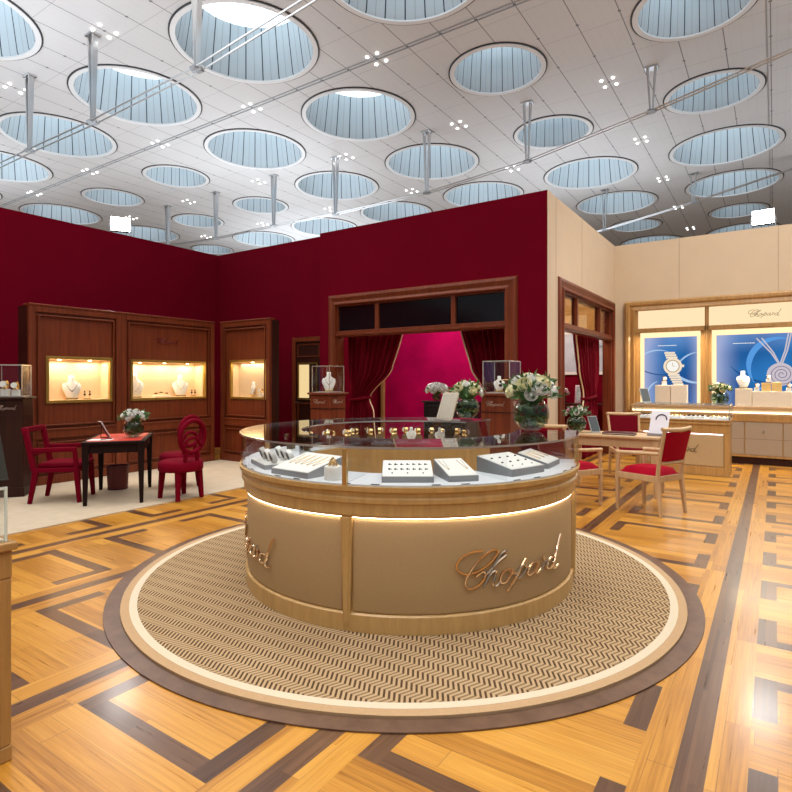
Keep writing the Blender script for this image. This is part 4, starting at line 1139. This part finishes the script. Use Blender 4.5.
t = thing('framed_photo', 'small pale photograph in a silver frame leaning on the shelf table', 'picture', (-3.50, 12.56, .986), R(6))
tilted(.36, .40, .02, -14, .008).build('frame', steel, t, bevel=.003)
M().box(-.15, .15, -.0125, -.0105, .04, .38, Matrix.Rotation(R(-14), 4, 'X')).build('photograph', plain('misty grey photograph', (.30,.36,.38), .4, var=.6, vs=14), t)
bouquet('pink and white orchid spray on the shelf table inside the beige doorway', (-3.97, 12.60, .986), .09, .15, .20, 3, 0, 16, 30, rr=.05, pink=7)
t = thing('wall_picture', 'large pale picture of trees in a white frame on the inner room wall', 'picture', (-3.75, 12.9, 1.62))
m = M(); frame_rect(m, -.75,.75,0,.98,.06,-.035,0); m.build('frame', plain('white frame', (.72,.70,.68), .4), t, bevel=.004)
M().box(-.69,.69,-.02,-.002,.06,.92).build('painting', plain('misty blue painting', (.42,.46,.56), .6, var=.25, vs=4), t)
m = M(); rnd = random.Random(3)
for k in range(3):
    x = .15+.22*k
    m.tube([(x,-.024,.10),(x+.02,-.024,.40),(x-.02,-.024,.62)], .006, 5)
    for q in range(8):
        a = q*.8; m.tube([(x-.02,-.024,.62),(x-.02+.08*cos(a),-.024,.62+.06*sin(a)+.02)], .007, 4)
m.build('painted_trees', plain('dusty teal paint', (.16,.22,.30), .6), t)

# ------------------------------------------------------------------ oak display wall on the beige wall
WY = 12.2
t = thing('display_wall', 'golden oak display wall with lit signs and two blue posters', 'display wall', (-2.54, WY, 0))
W = 3.55; zt = 3.08
m = M(); h = 0
prof = [(0,0),(.0,-.10),(.03,-.13),(.08,-.13),(.11,-.10),(.17,-.12),(.19,-.12),(.19,0)]
n = len(prof); vs = []
for (ex, ez, dx_, dz_) in ((0,0,1,0),(0,zt,1,-1),(W,zt,-1,-1),(W,0,-1,0)):
    for d_, y_ in prof: vs.append((ex+dx_*d_, y_, ez+dz_*d_))
fs = []
for i in range(3):
    for k in range(n): l = (k+1) % n; fs.append((i*n+k, i*n+l, (i+1)*n+l, (i+1)*n+k))
fs += [tuple(range(n)), tuple(range(3*n, 4*n))[::-1]]
m.add(vs, fs).build('casing', oakd, t, bevel=.004)
X1, X2, X3, X4 = .25, 1.43, 1.50, 3.30
m = M()
m.box(.19, W-.19, -.09, 0, 2.44, 2.53)                        # rail between signs and posters
m.box(X2, X3, -.09, 0, 1.0, 2.53).box(X2+.025, X3-.025, -.105, 0, 1.0, zt-.19)
m.box(.19, X1, -.08, 0, 1.0, 2.89).box(X4, W-.19, -.08, 0, 1.0, 2.89)
m.box(.19, W-.19, -.08, -.001, 2.885, 2.9)
m.box(X1, X1+.04, -.07, 0, 1.0, 2.44).box(X2-.07, X2, -.07, 0, 1.0, 2.44).box(X3, X3+.05, -.07, 0, 1.0, 2.44).box(X4-.05, X4, -.07, 0, 1.0, 2.44)
m.box(2.02, 2.52, -.10, -.08, 2.455, 2.51)
m.build('mullions', oakd, t, bevel=.005)
M().box(.19, W-.19, -.02, -.001, .0, 2.9).build('back_panel', oakd, t)
for a, b in ((X1, X2), (X3, X4)):
    M().box(a+.0, b, -.04, -.021, 2.53, 2.885).build('sign_panel', warmsoft, t)
lx = -.155+2.54
script_sign(.50, .0038, lambda a, b: (lx+a, -.048, 2.655+b)).build('script_emblem', plain('olive lettering', (.14,.10,.03), .4), t, smooth=60)
def poster_mat(xa, xb):
    m, nt, out = new_mat('blue poster print')
    x, y, z = coords(nt)
    e = nt.nodes.new('ShaderNodeEmission')
    wv = noise(nt, comb(nt, MA(nt,'MULTIPLY',x,1.2), y, z), 1.1, 2, .4)
    base = ramp(nt, wv, [(.3,(.012,.075,.26)),(.7,(.03,.20,.52))])
    # pale lilac wash towards the poster's left side and top, part of the print
    fl = MA(nt, 'MAXIMUM', MA(nt, 'SUBTRACT', 1, MA(nt, 'DIVIDE', MA(nt, 'SUBTRACT', x, xa), .42)), 0)
    fr_ = MA(nt, 'MAXIMUM', MA(nt, 'SUBTRACT', 1, MA(nt, 'DIVIDE', MA(nt, 'SUBTRACT', xb, x), .22)), 0)
    k = MA(nt, 'MULTIPLY', MA(nt, 'ADD', MA(nt, 'POWER', fl, 1.6), MA(nt, 'MULTIPLY', MA(nt, 'POWER', fr_, 2), .6)), .85)
    k = MA(nt, 'MINIMUM', MA(nt, 'ADD', k, MA(nt, 'MULTIPLY', MA(nt, 'MAXIMUM', MA(nt, 'SUBTRACT', z, 2.0), 0), .7)), .8)
    base = mixc(nt, k, base, (.42,.45,.66))
    nt.links.new(base, e.inputs[0]); e.inputs[1].default_value = 1.05
    nt.links.new(e.outputs[0], out.inputs[0]); return m
pale = emit('pale printed arc', (.42,.60,.85), .95); dk = emit('dark printed arc', (.02,.10,.30), .8); pw = emit('white print', (.95,.92,.85), 1.0)
goldp = emit('printed gold', (.92,.76,.56), 1.0); goldq = emit('printed dark gold', (.45,.30,.18), .9); lilac = emit('printed silver', (.62,.56,.62), .95)
CLIP = [0, 9]
def arc(m, cx, cz, rx, rz_, a0, a1, w, y=-.043, ang=0, n=28):
    vs = []; fs = []
    for k in range(n+1):
        a = R(a0+(a1-a0)*k/n); ww = w*sin(pi*min(1, max(0, k/n)))*.9+w*.1
        for s in (-1, 1):
            px_, pz = cos(a)*(rx+s*ww/2), sin(a)*(rz_+s*ww/2)
            vs.append((min(CLIP[1], max(CLIP[0], cx+px_*cos(ang)-pz*sin(ang))), y, cz+px_*sin(ang)+pz*cos(ang)))
    for k in range(n): fs.append((2*k, 2*k+1, 2*k+3, 2*k+2))
    return m.add(vs, fs)
for idx, (a, b) in enumerate(((X1+.04, X2-.07), (X3+.05, X4-.05))):
    gp = M().box(a, b, -.034, -.021, 1.0, 2.44).build('glow_frame', warmlit, t)
    po = M().box(a+.075, b-.06, -.042, -.035, 1.0, 2.34).build('poster', poster_mat(a+.075, b-.06), t)
    ar = M(); CLIP[:] = [a+.076, b-.061]
    if idx == 0:
        arc(ar, a+.33, 1.75, .42, .34, 60, 175, .03); arc(ar, b+.02, 1.62, .45, .42, 95, 165, .03); arc(ar, b-.05, 1.95, .5, .5, 200, 285, .05); arc(ar, a+.35, 1.05, .25, .42, 95, 180, .035)
        ar.build('printed_arcs', pale, t, recalc=False)
        d2 = M(); arc(d2, a+.45, 1.9, .55, .3, 190, 300, .02); d2.build('printed_shadow_arcs', dk, t, recalc=False)
        # printed watch
        wx, wz = .88, 1.77
        w_ = M()
        w_.lathe([(1e-6,-.045),(.165,-.045),(.165,-.05),(1e-6,-.05)], 40)
        def flat(mm, cx, cz):
            mm.v = [(cx+p[0], p[2], cz+p[1]) for p in mm.v]; return mm
        flat(w_, wx, wz)
        for s, nn, tx in ((1, 3, -.02), (-1, 8, .022)):
            for q in range(nn):
                cz_ = wz+s*(.17+.045*q); cx_ = wx+tx*(q+1)*.9
                w_.box(cx_-.10+.003*q, cx_+.10-.003*q, -.049, -.043, cz_-.019, cz_+.019)
        w_.box(wx+.16, wx+.20, -.049, -.043, wz-.02, wz+.03)
        w_.build('printed_watch', goldp, t, recalc=False)
        d_ = flat(M().lathe([(1e-6,-.051),(.105,-.051),(.105,-.052),(1e-6,-.052)], 36), wx, wz); d_.build('printed_dial', pw, t)
        r_ = flat(M().ring(.108,.122,-.053,-.051, seg=36), wx, wz); r_.box(wx-.004, wx+.004, -.0545, -.053, wz, wz+.07).box(wx, wx+.05, -.0545, -.053, wz-.003, wz+.003); r_.build('printed_bezel', goldq, t)
    else:
        arc(ar, a+1.05, 1.75, .46, .50, 75, 215, .10); arc(ar, a+1.75, 1.7, .45, .48, 85, 160, .06); arc(ar, a+1.2, 1.1, .6, .35, 120, 175, .06)
        ar.build('printed_arcs', emit('bright blue arc', (.10,.33,.75), 1.0), t, recalc=False)
        d2 = M(); arc(d2, a+.95, 2.2, .8, .75, 215, 275, .035); d2.build('printed_shadow_arcs', dk, t, recalc=False)
        px_, pz = 2.62, 1.60
        p_ = M(); p_.lathe([(1e-6,-.045),(.205,-.045),(.205,-.05),(1e-6,-.05)], 44); p_.v = [(px_+q[0], q[2], pz+q[1]) for q in p_.v]
        for (xa, za, xb, zb) in ((-.03,.2,-.36,.66),(-.02,.2,-.28,.66),(.0,.2,.12,.74),(.03,.2,.16,.74)):
            p_.tube([(px_+xa, -.046, pz+za), (px_+(xa*.6+xb*.4)*1.0+.02, -.046, pz+za+(zb-za)*.42), (px_+xb, -.046, pz+zb)], .012, 5)
        p_.build('printed_pendant', lilac, t, recalc=False)
        s_ = M(); pts = []
        for k in range(90):
            a_ = k*.21; r__ = .016+.0019*k; pts.append((px_+.02+r__*cos(a_), -.052, pz+r__*sin(a_)))
        s_.tube(pts, .006, 4); s_.build('printed_spiral', emit('spiral print', (.22,.16,.26), .9), t, recalc=False)
    cap = M(); cx0 = (a+b)/2-.05 if idx == 0 else a+.50
    rr_ = random.Random(idx)
    xx = cx0-.16
    while xx < cx0+.16:
        q = rr_.uniform(.012,.03); cap.box(xx, xx+q, -.0445, -.0425, 2.17, 2.183); xx += q+.006
    cap.build('blurred_caption', pw, t)
# base cabinets with worktop
t = thing('base_cabinet', 'long low oak cabinet with taupe drawer fronts beneath the blue posters', 'cabinet', (-2.35, 11.82, 0))
Wd = 3.25
M().box(0, Wd, .03, .25, .0, .13).build('plinth', mahogd, t)
M().box(0, Wd, 0, .25, .13, .90).build('body', oakd, t, bevel=.004)
M().box(0, Wd, -.02, 0, .13, .17).box(0, Wd, -.03, 0, .76, .885).build('front_rail', oakd, t, bevel=.006)
M().box(0, Wd, .02, .25, .90, .99).build('lit_riser', plain('cream riser', (.75,.62,.42), .6), t)
M().box(0.02, Wd-.02, -.004, .016, .905, .93).build('light_strip', emit('riser strip', (1,.82,.55), 3), t)
M().box(-.01, Wd+.01, -.03, .255, .99, 1.03).build('worktop', oakp, t, bevel=.005)
for k in range(6):
    x0 = .06+k*.57-.225+.0
    x0 = -2.35*0 + (-.45+2.35) + (k-3)*.565
    if x0 < 0 or x0+.55 > Wd: continue
    dr = M().box(x0+.008, x0+.557, -.022, -.001, .175, .752).build('door', greybeige, t, bevel=.004)
    M().box(x0+.008, x0+.557, -.0235, -.0215, .452, .458).build('seam', plain('seam shadow', (.15,.11,.08), .7), dr)
    rk = M().ring(.018,.026,-.004,.004, seg=20); rk.v = [(x0+.283+p[0], -.03+p[2], .60+p[1]) for p in rk.v]
    rk.lathe([(1e-6,-.0),(.012,0),(.012,.01),(1e-6,.01)], 12); rk.v[-48:] = rk.v[-48:]
    rk = M().ring(.018,.026,-.004,.004, seg=20); rk.v = [(x0+.283+p[0], -.030+p[2], .585+p[1]) for p in rk.v]
    rk.cbox((x0+.283,-.028,.612), (.016,.012,.016)).build('ring_pull', steel, dr, smooth=40)
# display blocks, busts on the worktop
WT_ = 1.0305
def block(name, label, x0, x1, y0, y1, z0, z1, mat):
    o = M().box(x0, x1, y0, y1, 0, z1-z0).build(name, mat, None, loc=(0,0,z0), bevel=.004); tag(o, label, 'display block'); return o
block('display_block', 'cream display block below the poster watch, left of the pair', -1.93, -1.66, 11.85, 12.07, WT_, 1.40, cream)
block('display_block', 'cream display block below the poster watch, right of the pair', -1.65, -1.38, 11.85, 12.07, WT_, 1.405, plain('pale display block', (.84,.76,.62), .5))
block('display_block', 'cream display block beneath the white bust, right of the green bouquet', -.60, -.34, 11.86, 12.07, WT_, 1.345, cream)
block('display_block', 'long cream display block beneath the gold cubes', -.335, .30, 11.84, 12.07, WT_, 1.30, cream)
amber = plain('amber gold block', (.80,.55,.20), .35, .1)
block('display_cube', 'amber display cube, left of the pair on the long block', -.20, -.06, 11.88, 12.02, 1.3005, 1.45, amber)
block('display_cube', 'amber display cube, right of the pair on the long block', -.05, .10, 11.88, 12.02, 1.3005, 1.46, amber)
bust('white necklace bust under the right blue poster', (-.47, 11.95, 1.3455), R(20), .30, goldbead)
watch_on_stand('white watch display on the left cream block', (-1.78, 11.95, 1.4005), R(25), 1.3)
watch_on_stand('small watch left of the amber cubes', (-.27, 11.93, 1.3005), R(20), 1.1)
watch_on_stand('small watch standing on top of the amber cubes', (-.10, 11.95, 1.4605), R(20), 1.0)
watch_on_stand('small watch right of the amber cubes', (.20, 11.93, 1.3005), R(20), 1.1)
bouquet('green and cream bouquet in a glass bowl beneath the blue posters', (-.84, 11.90, WT_), .15, .17, .15, 2, 5, 17, 130, rr=.06)

# low straight showcase in front of the display wall
t = thing('low_showcase', 'straight oak counter showcase standing before the display wall', 'showcase', (-1.94, 10.05, 0))
Wc, Dc = 1.36, .62
m = M(); m.box(.003, Wc-.003, .033, Dc-.003, .001, .659).box(-.0, Wc, 0, Dc, .66, .87).box(-.015, Wc+.015, -.015, Dc+.01, .80, .825).box(-.015, Wc+.015, -.015, Dc+.01, .855, .875)
m.box(0,.07,.002,.05,0,.6585).box(Wc-.07, Wc, .002, .05, 0, .6585).box(.071, Wc-.071, .004, .045, .0005, .14).box(Wc-.006, Wc+.001, .051, Dc, .0, .14)
m.build('counter_body', oakd, t, bevel=.005)
M().box(.08, Wc-.08, .018, .032, .15, .645).build('front_panel', beigepanel, t, bevel=.004)
M().box(.09, Wc-.09, .006, .016, .645, .655).build('light_strip', ledwhite, t)
script_sign(.56, .004, lambda a, b: (Wc/2-.02+a, .012, .36+b)).build('script_emblem', plain('dark bronze lettering', (.10,.07,.03), .35, .5), t, smooth=60)
M().box(.02, Wc-.02, .02, Dc-.02, .8755, .885).build('display_deck', plain('white deck', (.74,.76,.80), .35), t)
g = M(); e = .008; z0, z1 = .8755, 1.10
g.box(0, Wc, 0, e, z0, z1).box(0, Wc, Dc-e, Dc, z0, z1).box(0, e, e, Dc-e, z0, z1).box(Wc-e, Wc, e, Dc-e, z0, z1).box(0, Wc, 0, Dc, z1, z1+.01).build('glass_case', gl, t)
m = M()
for a in (0, Wc):
    for b in (0, Dc): m.box(a-.006, a+.006, b-.006, b+.006, z0, z1+.012)
m.box(0, Wc, -.006, .003, z1, z1+.014).box(Wc-.003, Wc+.006, 0, Dc, z1, z1+.014).box(0, Wc, Dc-.003, Dc+.006, z1, z1+.014).box(-.006, .003, 0, Dc, z1, z1+.014)
m.build('case_edges', steel, t)
M().box(.03, Wc-.03, .60, .605, z1-.02, z1-.008).build('case_light', emit('case strip', (1,.86,.62), 6), t)
for k in range(4):
    x = -1.94+.16+.34*k
    tt = thing('jewellery_tray', 'flat white jewellery tray, %s from the left in the straight showcase' % ['first','second','third','fourth'][k], 'jewellery tray', (x+.03, 10.33, .8865), 0, 'trays in the straight showcase')
    M().box(-.14,.14,-.17,.17,0,.03).build('tray_base', white, tt, bevel=.003)
    m = M()
    for a in range(4):
        for b in range(3): m.ball((-.10+.066*a, -.12+.1*b, .036), .012, 6, 4); m.tube([(-.10+.066*a, -.12+.1*b, .034), (-.08+.066*a, -.09+.1*b, .034)], .004, 4)
    m.build('jewels', goldbead if k % 2 else dbead, tt, smooth=60)
t = thing('tablet_stand', 'dark grey tablet standing at the left end of the straight showcase', 'tablet', (-1.80, 10.30, 1.1105), R(33.95+25))
tilted(.20, .25, .010, -18, .012).build('screen_body', plain('pale tablet rim', (.45,.45,.43), .4), t, bevel=.003)
M().box(-.088, .088, -.0065, -.0055, .025, .25, Matrix.Rotation(R(-18), 4, 'X')).build('screen', screen, t)
M().box(-.09,.09,-.02,.10,0,.010).build('foot', plain('pale foot', (.5,.48,.45), .4), t, bevel=.002)

# ------------------------------------------------------------------ near showcase cut by the left picture edge
t = thing('corner_showcase', 'golden showcase cut off by the left picture edge', 'showcase', (-2.50, 1.00, 0))
# local: far right corner at the origin, runs towards -x and -y
m = M(); m.box(-.60, 0, -1.30, 0, 0, .06).box(-.58, -.034, -1.28, -.012, .061, .719).box(-.60, 0, -1.30, 0, .72, .829).box(-.61, .015, -1.31, .015, .83, .862)
for b in (-.045, -1.30): m.box(-.05, -.002, b, b+.043, .061, .719)
m.build('counter_body', oakd, t, bevel=.006)
M().box(-.0335, -.022, -1.25, -.047, .07, .70).build('side_panel', goldm, t)
M().box(-.020, -.006, -1.24, -.05, .706, .718).build('light_strip', emit('corner strip', (1,.72,.28), 10), t)
M().box(-.58, -.02, -1.28, -.02, .8625, .872).build('display_deck', cream, t)
g = M(); e = .008; z0, z1 = .863, 1.068
g.box(-.59, -.015, -1.285, -1.277, z0, z1).box(-.59, -.015, -.023, -.015, z0, z1).box(-.023, -.015, -1.277, -.023, z0, z1).box(-.59, -.582, -1.277, -.023, z0, z1).box(-.59, -.015, -1.285, -.015, z1, z1+.01).build('glass_case', gl, t)
M().box(-.022, -.013, -.022, -.013, z0, z1+.011).box(-.020,-.013,-1.285,-.023,z1,z1+.0115).build('case_edges', plain('pale glass edge', (.70,.78,.72), .2), t)
x, y = -2.62, .90
t = thing('leaning_panel', 'dark tilted display panel on the golden showcase at the left edge', 'display panel', (-2.66, .93, 1.0795), R(33.95+60))
M().box(-.12, .12, -.008, .008, .0, .30, Matrix.Rotation(R(-20), 4, 'X')).box(-.12,.12,-.01,.12,0,.008).build('panel', plain('dark olive panel', (.02,.018,.012), .8), t, bevel=.003)
# ------------------------------------------------------------------ lights
def area(loc, rot, size, power, col=(1,1,1), sy=None, spread=None):
    l = bpy.data.lights.new('lamp', 'AREA'); l.energy = power; l.color = col; l.size = size
    if sy: l.shape = 'RECTANGLE'; l.size_y = sy
    if spread: l.spread = R(spread)
    o = bpy.data.objects.new('area_light', l); C.objects.link(o); o.location = loc; o.rotation_euler = rot; return o
def spot(loc, target, power, angle=60, blend=.6, col=(1,.95,.88), rad=.15):
    l = bpy.data.lights.new('lamp', 'SPOT'); l.energy = power; l.color = col; l.spot_size = R(angle); l.spot_blend = blend; l.shadow_soft_size = rad
    o = bpy.data.objects.new('spot_light', l); C.objects.link(o); o.location = loc
    o.rotation_euler = (Vector(target)-Vector(loc)).to_track_quat('-Z', 'Y').to_euler(); return o
# the hall's ceiling floods over the booth
for x, y, p in ((-3.4,.5,420),(.9,.5,300),(-3.4,5.5,300),(-7.7,2.4,360),(.9,6.5,420),(.9,10.2,420),(-7.7,6.0,200)):
    area((x, y, HC-.25), (0,0,0), 3.4, p*KEY, (1,.955,.89), spread=120)
# display wall downlights over the worktop
area((-1.7, 11.93, 2.40), (0,0,0), .8, 30, (1,.86,.64), sy=.12)
area((-.1, 11.93, 2.40), (0,0,0), 1.2, 48, (1,.86,.64), sy=.12)
# the two visible floods
spot((-10.2, 5.9, H+.2), (-3,3.5,.6), 350*KEY, 75, rad=.3)
spot((-.2, 12.1, H+.2), (-2.4,3.8,.8), 550*KEY, 60, rad=.3)
# floods behind the visitor lighting the booth walls
spot((1.0,-3.0, 5.6), (-2.4,3.8,.4), 900*KEY, 50)
spot((2.6, 3.2, 5.8), (-1.0,12.0,2.2), 3200*KEY, 50, col=(1,.93,.82))
spot((-5.5, -2.5, 5.6), (-9,6,1.2), 500*KEY, 60, col=(1,.9,.78))
# unseen upward fill lights, added to brighten the ceiling
for x, y, p in ((-24,5,2600),(-15,13,1500),(-20,22,2300),(-6,20,1200),(7,20,1800),(2,-4,1500),(-5,-5,1300),(-13,-3,1800),(-12.5,4,1300),(6,3,1500),(7,11,1300)):
    area((x, y, 4.4), (pi,0,0), 6, p*UPL, (.86,.93,1))
# the inner rooms
area((-5.3, 9.35, 3.3), (R(-12),0,0), 1.2, 42, (1,.90,.92))
area((-3.6, 11.2, 3.9), (0,0,0), .9, 90, (1,.86,.66))
# world: the rest of the terminal
wd = bpy.data.worlds.new('world'); bpy.context.scene.world = wd; wd.use_nodes = True
bg = wd.node_tree.nodes['Background']; bg.inputs[0].default_value = (.80,.84,.88,1); bg.inputs[1].default_value = WORLD

# ------------------------------------------------------------------ camera
cam = bpy.data.cameras.new('camera'); co = bpy.data.objects.new('camera', cam); C.objects.link(co)
co.location = (0, 0, 1.5); co.rotation_euler = (R(90), 0, R(33.95)); cam.sensor_width = 36; cam.lens = 563/792*36
cam.shift_y = -16/792; cam.clip_end = 200
sc = bpy.context.scene; sc.camera = co
sc.view_settings.view_transform = 'Standard'; sc.view_settings.look = 'None'; sc.view_settings.gamma = 1
sc.view_settings.exposure = EXPO
